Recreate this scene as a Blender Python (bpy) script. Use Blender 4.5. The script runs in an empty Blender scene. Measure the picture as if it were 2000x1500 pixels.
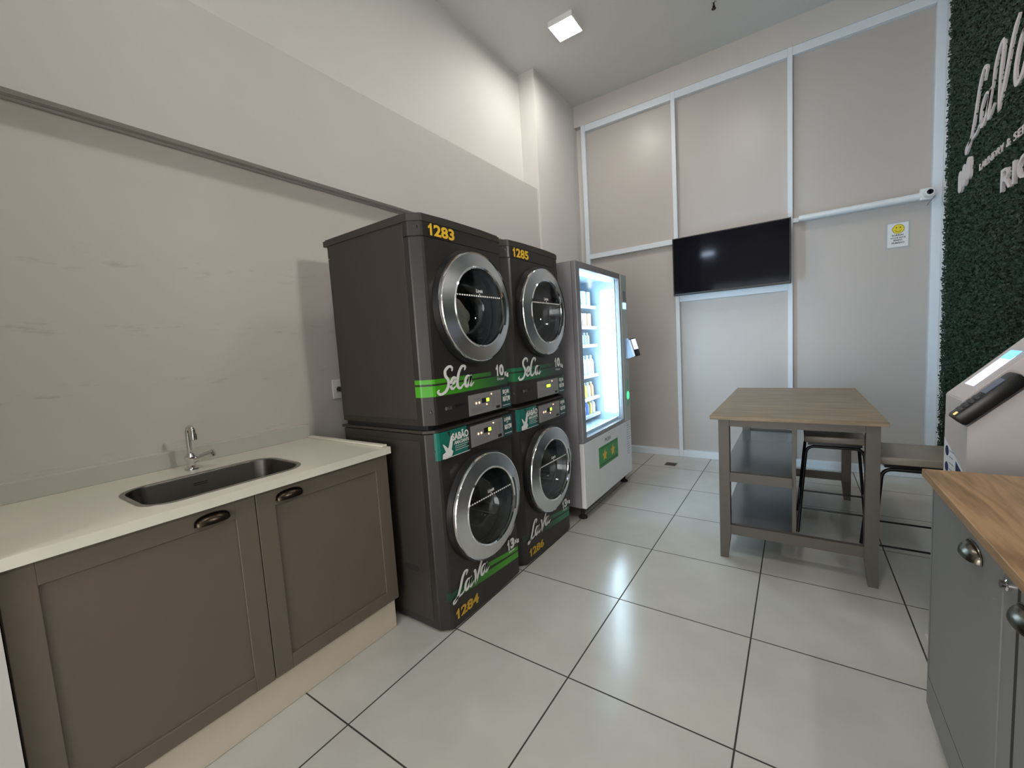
import bpy, bmesh, math, random
from mathutils import Vector, Matrix
random.seed(7)
SC = bpy.context.scene
COL = SC.collection
PI = math.pi

# ------------------------------------------------------------------ camera
YAW, PITCH, ROLL = math.radians(-34.361), math.radians(-5.105), math.radians(-3.510)
fwd = Vector((math.sin(YAW)*math.cos(PITCH), math.cos(YAW)*math.cos(PITCH), math.sin(PITCH)))
rt = Vector((math.cos(YAW), -math.sin(YAW), 0)); up = rt.cross(fwd)
r2 = rt*math.cos(ROLL)+up*math.sin(ROLL); u2 = up*math.cos(ROLL)-rt*math.sin(ROLL)
cd = bpy.data.cameras.new('camera'); cam = bpy.data.objects.new('camera', cd); COL.objects.link(cam)
cd.sensor_fit = 'HORIZONTAL'; cd.sensor_width = 36; cd.lens = 817.58/2000*36; cd.clip_start = .02
M = Matrix((r2, u2, -fwd)).transposed().to_4x4(); M.translation = Vector((2.2686, .1845, 1.3506))
cam.matrix_world = M
SC.camera = cam

# ------------------------------------------------------------------ world, exposure, big lights
W = bpy.data.worlds.new('world'); SC.world = W; W.use_nodes = True
bg = W.node_tree.nodes['Background']; bg.inputs[0].default_value = (.9, .95, 1, 1); bg.inputs[1].default_value = 1.6
SC.view_settings.view_transform = 'Standard'; SC.view_settings.look = 'None'
SC.view_settings.gamma = 1; SC.view_settings.use_curve_mapping = False
SC.view_settings.exposure = 0.75

def area(name, loc, target, sx, sy, power, color):
    l = bpy.data.lights.new(name, 'AREA'); l.shape = 'RECTANGLE'; l.size = sx; l.size_y = sy
    l.energy = power; l.color = color
    o = bpy.data.objects.new(name, l); COL.objects.link(o); o.location = loc
    d = Vector(target)-Vector(loc); o.rotation_euler = d.to_track_quat('-Z', 'Y').to_euler()
    return o
LAMP_E = 62            # emission strength of the ceiling lamps
LAMP_C = (1, .945, .885)
area('added_fill_at_shopfront', (1.6, -3.15, 1.2), (1.6, 5, 1.0), 2.5, 1.9, 48, (1.0, .92, .84))  # fill light added behind the camera to brighten the room

# ------------------------------------------------------------------ materials
MATS = {}
def mat(name, col, rough=.5, metal=0, spec=.5, emit=None, estr=0, noise=0, nscale=20, bump=0, bscale=200, coat=0, alpha=1, trans=0, aniso=0):
    if name in MATS: return MATS[name]
    m = bpy.data.materials.new(name); m.use_nodes = True; nt = m.node_tree; b = nt.nodes['Principled BSDF']
    b.inputs['Base Color'].default_value = (*col, 1); b.inputs['Roughness'].default_value = rough
    b.inputs['Metallic'].default_value = metal; b.inputs['Specular IOR Level'].default_value = spec
    b.inputs['Coat Weight'].default_value = coat; b.inputs['Coat Roughness'].default_value = .06
    b.inputs['Transmission Weight'].default_value = trans; b.inputs['Anisotropic'].default_value = aniso
    if emit: b.inputs['Emission Color'].default_value = (*emit, 1); b.inputs['Emission Strength'].default_value = estr
    tc = nt.nodes.new('ShaderNodeTexCoord')
    if noise:
        n = nt.nodes.new('ShaderNodeTexNoise'); n.inputs['Scale'].default_value = nscale; n.inputs['Detail'].default_value = 5
        nt.links.new(tc.outputs['Object'], n.inputs['Vector'])
        mx = nt.nodes.new('ShaderNodeMix'); mx.data_type = 'RGBA'
        mx.inputs[6].default_value = (*[c*(1-noise) for c in col], 1); mx.inputs[7].default_value = (*[min(1, c*(1+noise)) for c in col], 1)
        nt.links.new(n.outputs['Fac'], mx.inputs[0]); nt.links.new(mx.outputs[2], b.inputs['Base Color'])
    if bump:
        n2 = nt.nodes.new('ShaderNodeTexNoise'); n2.inputs['Scale'].default_value = bscale
        nt.links.new(tc.outputs['Object'], n2.inputs['Vector'])
        bp = nt.nodes.new('ShaderNodeBump'); bp.inputs['Strength'].default_value = bump; bp.inputs['Distance'].default_value = .002
        nt.links.new(n2.outputs['Fac'], bp.inputs['Height']); nt.links.new(bp.outputs['Normal'], b.inputs['Normal'])
    MATS[name] = m
    return m

def floor_mat():
    m = bpy.data.materials.new('floor_tiles'); m.use_nodes = True; nt = m.node_tree; b = nt.nodes['Principled BSDF']
    tc = nt.nodes.new('ShaderNodeTexCoord'); mp = nt.nodes.new('ShaderNodeMapping')
    T = .60046
    mp.inputs['Location'].default_value = (-(.8995 % T), -(.9813 % T), 0)
    nt.links.new(tc.outputs['Object'], mp.inputs['Vector'])
    br = nt.nodes.new('ShaderNodeTexBrick'); br.offset = 0; br.squash = 1
    br.inputs['Scale'].default_value = 1; br.inputs['Brick Width'].default_value = T; br.inputs['Row Height'].default_value = T
    br.inputs['Mortar Size'].default_value = .0032; br.inputs['Mortar Smooth'].default_value = .1; br.inputs['Bias'].default_value = 0
    br.inputs['Color1'].default_value = (.50, .50, .465, 1); br.inputs['Color2'].default_value = (.53, .525, .485, 1)
    br.inputs['Mortar'].default_value = (.03, .026, .02, 1)
    nt.links.new(mp.outputs[0], br.inputs['Vector'])
    n = nt.nodes.new('ShaderNodeTexNoise'); n.inputs['Scale'].default_value = 5; n.inputs['Detail'].default_value = 7
    nt.links.new(tc.outputs['Object'], n.inputs['Vector'])
    cr = nt.nodes.new('ShaderNodeValToRGB'); cr.color_ramp.elements[0].color = (.86, .85, .83, 1); cr.color_ramp.elements[1].color = (1.06, 1.06, 1.06, 1)
    nt.links.new(n.outputs['Fac'], cr.inputs[0])
    n3 = nt.nodes.new('ShaderNodeTexNoise'); n3.inputs['Scale'].default_value = 90; n3.inputs['Detail'].default_value = 4
    nt.links.new(tc.outputs['Object'], n3.inputs['Vector'])
    mx = nt.nodes.new('ShaderNodeMix'); mx.data_type = 'RGBA'; mx.blend_type = 'MULTIPLY'; mx.inputs[0].default_value = 1
    nt.links.new(br.outputs['Color'], mx.inputs[6]); nt.links.new(cr.outputs[0], mx.inputs[7])
    nt.links.new(mx.outputs[2], b.inputs['Base Color'])
    ma = nt.nodes.new('ShaderNodeMath'); ma.operation = 'MULTIPLY_ADD'; ma.inputs[1].default_value = .08; ma.inputs[2].default_value = .15
    nt.links.new(n3.outputs['Fac'], ma.inputs[0])
    m2 = nt.nodes.new('ShaderNodeMath'); m2.operation = 'MAXIMUM'; m3 = nt.nodes.new('ShaderNodeMath'); m3.operation = 'MULTIPLY'; m3.inputs[1].default_value = .8
    nt.links.new(br.outputs['Fac'], m3.inputs[0]); nt.links.new(ma.outputs[0], m2.inputs[0]); nt.links.new(m3.outputs[0], m2.inputs[1])
    nt.links.new(m2.outputs[0], b.inputs['Roughness'])
    b.inputs['Specular IOR Level'].default_value = .65
    iv = nt.nodes.new('ShaderNodeMath'); iv.operation = 'SUBTRACT'; iv.inputs[0].default_value = 1
    nt.links.new(br.outputs['Fac'], iv.inputs[1])
    bp = nt.nodes.new('ShaderNodeBump'); bp.inputs['Strength'].default_value = .6; bp.inputs['Distance'].default_value = .002
    nt.links.new(iv.outputs[0], bp.inputs['Height']); nt.links.new(bp.outputs[0], b.inputs['Normal'])
    return m

def wood_mat(name, c1, c2, axis='y', rough=.38):
    m = bpy.data.materials.new(name); m.use_nodes = True; nt = m.node_tree; b = nt.nodes['Principled BSDF']
    tc = nt.nodes.new('ShaderNodeTexCoord'); mp = nt.nodes.new('ShaderNodeMapping')
    mp.inputs['Scale'].default_value = (9, 1.1, 9) if axis == 'y' else (1.1, 9, 9)
    nt.links.new(tc.outputs['Object'], mp.inputs[0])
    n = nt.nodes.new('ShaderNodeTexNoise'); n.inputs['Scale'].default_value = 2.2; n.inputs['Detail'].default_value = 8; n.inputs['Distortion'].default_value = 1.4
    nt.links.new(mp.outputs[0], n.inputs['Vector'])
    cr = nt.nodes.new('ShaderNodeValToRGB'); e = cr.color_ramp.elements
    e[0].position = .32; e[0].color = (*c1, 1); e[1].position = .68; e[1].color = (*c2, 1)
    mp2 = nt.nodes.new('ShaderNodeMapping'); mp2.inputs['Scale'].default_value = (60, 4, 60) if axis == 'y' else (4, 60, 60)
    nt.links.new(tc.outputs['Object'], mp2.inputs[0])
    n2 = nt.nodes.new('ShaderNodeTexNoise'); n2.inputs['Scale'].default_value = 3; n2.inputs['Detail'].default_value = 4
    nt.links.new(mp2.outputs[0], n2.inputs['Vector'])
    ad = nt.nodes.new('ShaderNodeMath'); ad.operation = 'MULTIPLY_ADD'; ad.inputs[1].default_value = .35; 
    nt.links.new(n2.outputs['Fac'], ad.inputs[0]); 
    sb = nt.nodes.new('ShaderNodeMath'); sb.operation = 'SUBTRACT'; sb.inputs[1].default_value = .17
    nt.links.new(n.outputs['Fac'], sb.inputs[0]); nt.links.new(sb.outputs[0], ad.inputs[2])
    nt.links.new(ad.outputs[0], cr.inputs[0]); nt.links.new(cr.outputs[0], b.inputs['Base Color'])
    b.inputs['Roughness'].default_value = rough
    return m

def wall_mat(name, col, stain=False):
    m = bpy.data.materials.new(name); m.use_nodes = True; nt = m.node_tree; b = nt.nodes['Principled BSDF']
    tc = nt.nodes.new('ShaderNodeTexCoord')
    n = nt.nodes.new('ShaderNodeTexNoise'); n.inputs['Scale'].default_value = 1.6; n.inputs['Detail'].default_value = 6
    nt.links.new(tc.outputs['Object'], n.inputs['Vector'])
    cr = nt.nodes.new('ShaderNodeValToRGB'); cr.color_ramp.elements[0].color = (*[c*.94 for c in col], 1); cr.color_ramp.elements[1].color = (*[min(1, c*1.05) for c in col], 1)
    nt.links.new(n.outputs['Fac'], cr.inputs[0])
    out = cr.outputs[0]
    if stain:   # faint horizontal scuffs left on the lower wall at two heights
        mp = nt.nodes.new('ShaderNodeMapping'); mp.inputs['Scale'].default_value = (1, 4.5, 26)
        nt.links.new(tc.outputs['Object'], mp.inputs[0])
        n2 = nt.nodes.new('ShaderNodeTexNoise'); n2.inputs['Scale'].default_value = 1.6; n2.inputs['Detail'].default_value = 8; n2.inputs['Roughness'].default_value = .7
        nt.links.new(mp.outputs[0], n2.inputs['Vector'])
        c2 = nt.nodes.new('ShaderNodeValToRGB'); c2.color_ramp.elements[0].position = .56; c2.color_ramp.elements[1].position = .66
        nt.links.new(n2.outputs['Fac'], c2.inputs[0])
        sp = nt.nodes.new('ShaderNodeSeparateXYZ'); nt.links.new(tc.outputs['Object'], sp.inputs[0])
        tot = None
        for zc, w in ((1.28, .03), (1.52, .03), (1.80, .05), (.995, .022)):
            a = nt.nodes.new('ShaderNodeMath'); a.operation = 'SUBTRACT'; a.inputs[1].default_value = zc; nt.links.new(sp.outputs[2], a.inputs[0])
            ab = nt.nodes.new('ShaderNodeMath'); ab.operation = 'ABSOLUTE'; nt.links.new(a.outputs[0], ab.inputs[0])
            mr = nt.nodes.new('ShaderNodeMapRange'); mr.inputs[1].default_value = w*.5; mr.inputs[2].default_value = w*1.3; mr.inputs[3].default_value = 1; mr.inputs[4].default_value = 0
            nt.links.new(ab.outputs[0], mr.inputs[0])
            if tot is None: tot = mr.outputs[0]
            else:
                s = nt.nodes.new('ShaderNodeMath'); s.operation = 'MAXIMUM'; nt.links.new(tot, s.inputs[0]); nt.links.new(mr.outputs[0], s.inputs[1]); tot = s.outputs[0]
        f = nt.nodes.new('ShaderNodeMath'); f.operation = 'MULTIPLY'; nt.links.new(tot, f.inputs[0]); nt.links.new(c2.outputs[0], f.inputs[1])
        f2 = nt.nodes.new('ShaderNodeMath'); f2.operation = 'MULTIPLY'; f2.inputs[1].default_value = .3; nt.links.new(f.outputs[0], f2.inputs[0])
        mx = nt.nodes.new('ShaderNodeMix'); mx.data_type = 'RGBA'; mx.inputs[7].default_value = (.28, .22, .16, 1)
        nt.links.new(f2.outputs[0], mx.inputs[0]); nt.links.new(out, mx.inputs[6]); out = mx.outputs[2]
    nt.links.new(out, b.inputs['Base Color'])
    b.inputs['Roughness'].default_value = .62; b.inputs['Specular IOR Level'].default_value = .3
    n4 = nt.nodes.new('ShaderNodeTexNoise'); n4.inputs['Scale'].default_value = 60; nt.links.new(tc.outputs['Object'], n4.inputs['Vector'])
    bp = nt.nodes.new('ShaderNodeBump'); bp.inputs['Strength'].default_value = .08; bp.inputs['Distance'].default_value = .004
    nt.links.new(n4.outputs[0], bp.inputs['Height']); nt.links.new(bp.outputs[0], b.inputs['Normal'])
    return m

def glass_mat(name, tint, ior=1.45, rough=.02, refl=1.0):
    m = bpy.data.materials.new(name); m.use_nodes = True; nt = m.node_tree
    for n in list(nt.nodes):
        if n.type == 'BSDF_PRINCIPLED': nt.nodes.remove(n)
    out = [n for n in nt.nodes if n.type == 'OUTPUT_MATERIAL'][0]
    t = nt.nodes.new('ShaderNodeBsdfTransparent'); t.inputs[0].default_value = (*tint, 1)
    g = nt.nodes.new('ShaderNodeBsdfGlossy'); g.inputs['Roughness'].default_value = rough; g.inputs[0].default_value = (refl, refl, refl, 1)
    lw = nt.nodes.new('ShaderNodeLayerWeight'); lw.inputs[0].default_value = .5
    pw = nt.nodes.new('ShaderNodeMath'); pw.operation = 'POWER'; pw.inputs[1].default_value = 5; nt.links.new(lw.outputs['Facing'], pw.inputs[0])
    f0 = ((ior-1)/(ior+1))**2
    f = nt.nodes.new('ShaderNodeMath'); f.operation = 'MULTIPLY_ADD'; f.inputs[1].default_value = 1-f0; f.inputs[2].default_value = f0; nt.links.new(pw.outputs[0], f.inputs[0])
    mx = nt.nodes.new('ShaderNodeMixShader'); nt.links.new(f.outputs[0], mx.inputs[0]); nt.links.new(t.outputs[0], mx.inputs[1]); nt.links.new(g.outputs[0], mx.inputs[2])
    nt.links.new(mx.outputs[0], out.inputs[0])
    return m

def fade_mat(name, axis, a, b_, c1, c2):   # printed vinyl whose ink fades from c1 to c2 along an axis
    m = bpy.data.materials.new(name); m.use_nodes = True; nt = m.node_tree; b = nt.nodes['Principled BSDF']
    tc = nt.nodes.new('ShaderNodeTexCoord'); sp = nt.nodes.new('ShaderNodeSeparateXYZ'); nt.links.new(tc.outputs['Object'], sp.inputs[0])
    mr = nt.nodes.new('ShaderNodeMapRange'); mr.inputs[1].default_value = a; mr.inputs[2].default_value = b_
    nt.links.new(sp.outputs[axis], mr.inputs[0])
    cr = nt.nodes.new('ShaderNodeValToRGB'); cr.color_ramp.elements[0].color = (*c1, 1); cr.color_ramp.elements[1].color = (*c2, 1)
    nt.links.new(mr.outputs[0], cr.inputs[0]); nt.links.new(cr.outputs[0], b.inputs['Base Color']); b.inputs['Roughness'].default_value = .35
    return m

FLOOR = floor_mat()
WALL = wall_mat('painted_wall', (.58, .56, .53))
WALLU = wall_mat('upper_painted_wall', (.68, .67, .64))
WALLS = wall_mat('scuffed_painted_wall', (.60, .565, .52), True)
WHITEW = wall_mat('white_wall', (.72, .73, .74))
CEIL = wall_mat('ceiling_paint', (.62, .63, .62))
ALU = mat('white_aluminium', (.68, .75, .82), .35, 0, .5, noise=.03)
SATIN = mat('satin_partition_glass', (.47, .44, .415), .34, 0, .5, noise=.03, nscale=2, bump=.05, bscale=300)
MACH = mat('graphite_enamel', (.034, .030, .028), .36, .3, .5, noise=.12, nscale=6)
MACHS = mat('graphite_side_enamel', (.050, .043, .037), .45, .3, .4, noise=.10, nscale=5, bump=.05, bscale=120)
BLACK = mat('black_plastic', (.008, .008, .009), .35)
RUB = mat('black_rubber', (.012, .012, .012), .8)
CHROME = mat('brushed_chrome', (.70, .71, .73), .27, 1, noise=.06, nscale=40, aniso=.6)
RIM = mat('polished_chrome', (.8, .81, .83), .08, 1)
DRUM = mat('steel_drum', (.10, .105, .115), .3, 1, noise=.1, nscale=60)
BOWL = glass_mat('door_bowl_glass', (.62, .64, .66), 1.6, .015)
PANELG = mat('control_panel_silver', (.30, .29, .29), .4, .3)
TEAL = mat('teal_vinyl', (.008, .16, .125), .4, noise=.15, nscale=30)
DTEAL = mat('dark_teal_vinyl', (.015, .07, .065), .4)
WHITEP = mat('white_print', (.82, .82, .80), .45)
YEL = mat('yellow_print', (.78, .48, .03), .45, noise=.06)
YELD = mat('worn_yellow_print', (.60, .36, .03), .5, noise=.2, nscale=80)
GREYP = mat('grey_print', (.14, .14, .14), .5)
LCDG = mat('lit_green_display', (.05, .3, .0), .3, emit=(.45, 1, .05), estr=1.6)
LEDR = mat('lit_orange_led', (.5, .1, .05), .3, emit=(1, .45, .22), estr=2.5)
LEDW = mat('lit_white_led', (.5, .5, .5), .3, emit=(1, .8, .65), estr=2)
BANDG = fade_mat('green_stripe_vinyl', 1, .18, .62, (.06, .34, .012), (.012, .05, .035))
BANDG2 = fade_mat('green_stripe_vinyl_reversed', 1, .02, .46, (.004, .035, .024), (.06, .34, .012))
BANDT = fade_mat('green_stripe_vinyl_with_reflection', 1, .18, .55, (.008, .17, .055), (.02, .03, .035))  # same green stripe, darker teal of a reflection put into the colour
BANDT2 = fade_mat('green_stripe_vinyl_with_reflection_reversed', 1, .25, .5, (.02, .03, .03), (.02, .20, .09))  # reflection tone in the colour here too
STONE = mat('white_stone_top', (.74, .70, .61), .3, 0, .5, noise=.07, nscale=7)
SPLASH = mat('pale_stone_splash', (.52, .52, .46), .35, 0, .5, noise=.12, nscale=5)
PLINTH = mat('rendered_plinth', (.60, .53, .43), .6, noise=.08, nscale=8, bump=.1)
CABT = mat('taupe_cabinet', (.135, .107, .082), .48, 0, .45, noise=.04, nscale=5)
CABG = mat('grey_cabinet', (.185, .185, .182), .5, 0, .45, noise=.03, nscale=5)
CABD = mat('cabinet_gap_shade', (.02, .018, .016), .7)
BRONZE = mat('antique_bronze', (.055, .042, .03), .3, 1, noise=.3, nscale=60)
NICKEL = mat('aged_nickel', (.16, .145, .12), .25, 1, noise=.2, nscale=60)
STEEL = mat('sink_steel', (.14, .132, .12), .32, 1, noise=.05, nscale=12)
STEELR = mat('sink_rim_steel', (.36, .345, .31), .32, 1, noise=.06, nscale=20)
TAPC = mat('tap_chrome', (.7, .7, .68), .1, 1)
TBLW = wood_mat('table_top_wood', (.15, .108, .062), (.29, .215, .13), 'x')
CTRW = wood_mat('counter_wood', (.20, .118, .055), (.42, .262, .135), 'y')
TBLG = mat('grey_painted_wood', (.088, .078, .067), .42, 0, .5, noise=.05, nscale=6)
SHELFG = mat('grey_melamine', (.13, .13, .135), .2, 0, .5, noise=.03)
STOOLW = mat('grey_wood_seat', (.25, .225, .185), .4, noise=.1, nscale=9)
TUBE = mat('black_steel_tube', (.02, .02, .022), .28, .7)
VEND = mat('vending_white', (.80, .81, .82), .4, 0, .5, noise=.02)
VENDG = mat('vending_grey', (.30, .29, .31), .4, .1, noise=.02)
VDOOR = mat('vending_frame_grey', (.27, .265, .28), .35, .3)
VINT = mat('vending_interior', (.36, .44, .50), .4)
VLED = mat('lit_led_strip', (1, 1, 1), .3, emit=(.72, .90, 1), estr=11)
VLED3 = mat('lit_side_led_strip', (1, 1, 1), .3, emit=(.50, .78, 1), estr=26)
VLED2 = mat('lit_led_tube', (1, 1, 1), .3, emit=(.7, .88, 1), estr=1.6)
VGLASS = glass_mat('vending_glass', (.93, .96, .97), 1.45, .01)
VGREEN = mat('green_sticker', (.03, .30, .06), .4)
VGREEND = mat('dark_green_print', (.008, .08, .02), .4)
VGREENL = mat('lit_green_button', (.03, .5, .12), .3, emit=(.05, .9, .3), estr=.9)
SCRB = mat('black_screen', (.002, .002, .006), .07, 0, .25)
KWHITE = mat('kiosk_white', (.52, .485, .48), .42)
KSCR = mat('lit_kiosk_screen', (.6, .65, 1), .2, emit=(.62, .66, 1), estr=1.0)
KSCRB = mat('lit_kiosk_header', (.2, .5, 1), .2, emit=(.14, .48, .95), estr=.9)
NAVY = mat('navy_print', (.01, .02, .10), .4)
LEAFM = mat('artificial_leaf', (.004, .028, .012), .6, noise=.55, nscale=25)
BACKG = mat('dark_green_backing', (.004, .018, .009), .8)
LETTER = mat('white_foam_letter', (.60, .56, .57), .5)
LAMPE = mat('lit_lamp_diffuser', (1, 1, 1), .4, emit=LAMP_C, estr=LAMP_E)
LAMPF = mat('lamp_frame_white', (.8, .8, .78), .4)
PAPER = mat('paper', (.70, .73, .76), .5)
SMILE = mat('smiley_yellow', (.75, .62, .02), .45)
SMILED = mat('smiley_outline', (.30, .28, .06), .5)
INK = mat('black_ink', (.02, .02, .025), .5)
TOWEL = mat('beige_towel', (.66, .60, .46), .95, noise=.25, nscale=14, bump=1, bscale=90)

# ------------------------------------------------------------------ helpers
OFF = {}
def link(name, me, m, parent=None, loc=None):
    o = bpy.data.objects.new(name, me); COL.objects.link(o)
    for mm in (m if isinstance(m, (list, tuple)) else [m]): me.materials.append(mm)
    off = OFF[parent] if parent is not None else Vector(loc or (0, 0, 0))
    OFF[o] = off
    if off.length: me.transform(Matrix.Translation(-off))
    if parent is not None: o.parent = parent
    else: o.location = off
    return o
def obj(name, bm, m, parent=None, loc=None, smooth=False, ang=35):
    me = bpy.data.meshes.new(name); bmesh.ops.recalc_face_normals(bm, faces=bm.faces[:]) if not getattr(bm, 'keep', False) else None
    bm.to_mesh(me); bm.free()
    if smooth:
        for p in me.polygons: p.use_smooth = True
        try: me.set_sharp_from_angle(angle=math.radians(ang))
        except Exception: pass
    return link(name, me, m, parent, loc)
def thing(name, label, cat, loc, group=None):
    o = bpy.data.objects.new(name, None); COL.objects.link(o); o.location = loc; o.empty_display_size = .1
    OFF[o] = Vector(loc); o['label'] = label; o['category'] = cat
    if group: o['group'] = group
    return o
def tag(o, label, cat, group=None, kind=None):
    o['label'] = label; o['category'] = cat
    if group: o['group'] = group
    if kind: o['kind'] = kind
    return o
def struct(name, bm, m, smooth=False):
    o = obj(name, bm, m, None, None, smooth); o['kind'] = 'structure'; return o
def box(bm, x0, x1, y0, y1, z0, z1, bev=0, seg=2):
    vs = [bm.verts.new((x, y, z)) for x in (x0, x1) for y in (y0, y1) for z in (z0, z1)]
    fs = [(0, 1, 3, 2), (4, 6, 7, 5), (0, 4, 5, 1), (2, 3, 7, 6), (0, 2, 6, 4), (1, 5, 7, 3)]
    F = [bm.faces.new([vs[i] for i in f]) for f in fs]
    if bev:
        E = list({e for f in F for e in f.edges})
        bmesh.ops.bevel(bm, geom=E, offset=bev, segments=seg, affect='EDGES', profile=.5)
    return bm
def B(*a, bev=0, seg=2):
    return box(bmesh.new(), *a, bev=bev, seg=seg)
def prism(bm, pts, axis, a, b):
    """extrude a polygon (list of 2D points) along axis from a to b; 2D coords are the other two axes in xyz order"""
    def mk(p, t):
        if axis == 'x': return (t, p[0], p[1])
        if axis == 'y': return (p[0], t, p[1])
        return (p[0], p[1], t)
    A = [bm.verts.new(mk(p, a)) for p in pts]; Bv = [bm.verts.new(mk(p, b)) for p in pts]
    bm.faces.new(A); bm.faces.new(Bv[::-1]); n = len(pts)
    for i in range(n): bm.faces.new((A[i], A[(i+1) % n], Bv[(i+1) % n], Bv[i]))
    return bm
def lathe(bm, prof, c, axis='x', n=64, cap0=False, cap1=False):
    """prof = list of (radius, along)"""
    rings = []
    for r, t in prof:
        ring = []
        for i in range(n):
            a = 2*PI*i/n; p, q = r*math.cos(a), r*math.sin(a)
            if axis == 'x': v = (c[0]+t, c[1]+p, c[2]+q)
            elif axis == 'y': v = (c[0]+p, c[1]+t, c[2]+q)
            else: v = (c[0]+p, c[1]+q, c[2]+t)
            ring.append(bm.verts.new(v))
        rings.append(ring)
    for a, b in zip(rings, rings[1:]):
        for i in range(n): bm.faces.new((a[i], a[(i+1) % n], b[(i+1) % n], b[i]))
    if cap0: bm.faces.new(rings[0])
    if cap1: bm.faces.new(rings[-1][::-1])
    return bm
def tube(bm, pts, r, n=10, caps=True, closed=False):
    pts = [Vector(p) for p in pts]; rs = r if isinstance(r, (list, tuple)) else [r]*len(pts)
    rings = []; ref = None; N = len(pts)
    for i, p in enumerate(pts):
        if closed: d = (pts[(i+1) % N]-pts[i-1]).normalized()
        else: d = (pts[min(i+1, N-1)]-pts[max(i-1, 0)]).normalized()
        if ref is None: ref = d.cross(Vector((0, 0, 1)) if abs(d.z) < .9 else Vector((1, 0, 0))).normalized()
        ref = (ref-d*ref.dot(d)).normalized(); s = d.cross(ref)
        rings.append([bm.verts.new(p+(ref*math.cos(2*PI*k/n)+s*math.sin(2*PI*k/n))*rs[i]) for k in range(n)])
    L = list(zip(rings, rings[1:]))+([(rings[-1], rings[0])] if closed else [])
    for a, b in L:
        for k in range(n): bm.faces.new((a[k], a[(k+1) % n], b[(k+1) % n], b[k]))
    if caps and not closed: bm.faces.new(rings[0][::-1]); bm.faces.new(rings[-1])
    return bm
def rounded(pts, r, seg=6):
    pts = [Vector(p) for p in pts]; out = [pts[0]]
    for a, b, c in zip(pts, pts[1:], pts[2:]):
        d1 = (a-b).normalized(); d2 = (c-b).normalized(); p1 = b+d1*r; p2 = b+d2*r
        for k in range(seg+1):
            t = k/seg; out.append(p1*(1-t)**2+b*2*t*(1-t)+p2*t*t)
    out.append(pts[-1]); return out
def rrect(x0, x1, y0, y1, r, seg=8):
    out = []
    for cx, cy, a0 in ((x1-r, y1-r, 0), (x0+r, y1-r, PI/2), (x0+r, y0+r, PI), (x1-r, y0+r, 3*PI/2)):
        for k in range(seg+1):
            a = a0+PI/2*k/seg; out.append((cx+r*math.cos(a), cy+r*math.sin(a)))
    return out
def catmull(P, n=8):
    P = [Vector(p) for p in P]; Q = [P[0]*2-P[1]]+P+[P[-1]*2-P[-2]]; out = []
    for i in range(1, len(Q)-2):
        a, b, c, d = Q[i-1:i+3]
        for k in range(n):
            t = k/n; out.append(.5*((2*b)+(c-a)*t+(2*a-5*b+4*c-d)*t*t+(3*b-a-3*c+d)*t**3))
    out.append(P[-1]); return out
# frames: (origin, right, up, normal) used by every printed mark
class Fr:
    def __init__(s, o, r, u): s.o, s.r, s.u = Vector(o), Vector(r).normalized(), Vector(u).normalized(); s.n = s.r.cross(s.u)
    def p(s, a, b, c=0): return s.o+s.r*a+s.u*b+s.n*c
def FX(x): return Fr((x, 0, 0), (0, 1, 0), (0, 0, 1))          # faces +x ; a=y b=z
def FXm(x): return Fr((x, 0, 0), (0, -1, 0), (0, 0, 1))        # faces -x ; a=-y
def FY(y): return Fr((0, y, 0), (1, 0, 0), (0, 0, 1))          # faces -y ; a=x b=z
def script(bm, fr, strokes, x0, x1, y0, y1, w, slant=.0, depth=.0006):
    S = [catmull([(p[0]+slant*p[1], p[1], 0) for p in s], 8) for s in strokes]
    allp = [p for s in S for p in s]; ax, bx = min(p.x for p in allp), max(p.x for p in allp); ay, by = min(p.y for p in allp), max(p.y for p in allp)
    for s in S:
        q = [Vector((x0+(p.x-ax)/(bx-ax)*(x1-x0), y0+(p.y-ay)/(by-ay)*(y1-y0))) for p in s]; N = len(q)
        L, Rr = [], []
        for i, p in enumerate(q):
            d = (q[min(i+1, N-1)]-q[max(i-1, 0)]).normalized(); nn = Vector((-d.y, d.x))
            ww = w*(.62+.38*abs(d.y))*(min(1, .35+4*min(i, N-1-i)/N))
            L.append(p+nn*ww/2); Rr.append(p-nn*ww/2)
        fv = [[bm.verts.new(fr.p(a.x, a.y, dd)) for a in side] for side in (L, Rr) for dd in (0, depth)]
        l0, l1, r0, r1 = fv
        for i in range(N-1):
            bm.faces.new((l1[i], r1[i], r1[i+1], l1[i+1])); bm.faces.new((l0[i], l0[i+1], r0[i+1], r0[i]))
            bm.faces.new((l0[i], l1[i], l1[i+1], l0[i+1])); bm.faces.new((r0[i], r0[i+1], r1[i+1], r1[i]))
        bm.faces.new((l0[0], r0[0], r1[0], l1[0])); bm.faces.new((l0[-1], l1[-1], r1[-1], r0[-1]))
    return bm
def text(name, body, fr, x0, x1, y0, y1, m, parent, bold=0.0, depth=.0006, shear=0, rot=0):
    cu = bpy.data.curves.new(name, 'FONT'); cu.body = body; cu.size = 1; cu.offset = bold; cu.extrude = .5; cu.shear = shear; cu.resolution_u = 3
    cu.space_line = .85; cu.align_x = 'CENTER'
    t = bpy.data.objects.new(name, cu); COL.objects.link(t)
    dg = bpy.context.evaluated_depsgraph_get(); me = bpy.data.meshes.new_from_object(t.evaluated_get(dg)); bpy.data.objects.remove(t); bpy.data.curves.remove(cu)
    xs = [v.co.x for v in me.vertices]; ys = [v.co.y for v in me.vertices]
    ax, bx, ay, by = min(xs), max(xs), min(ys), max(ys)
    for v in me.vertices:
        a = x0+(v.co.x-ax)/(bx-ax)*(x1-x0); b = y0+(v.co.y-ay)/(by-ay)*(y1-y0)
        b += rot*(a-x0)
        v.co = fr.p(a, b, (v.co.z+.5)*depth)
    me.materials.clear()
    return link(name, me, m, parent)
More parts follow.
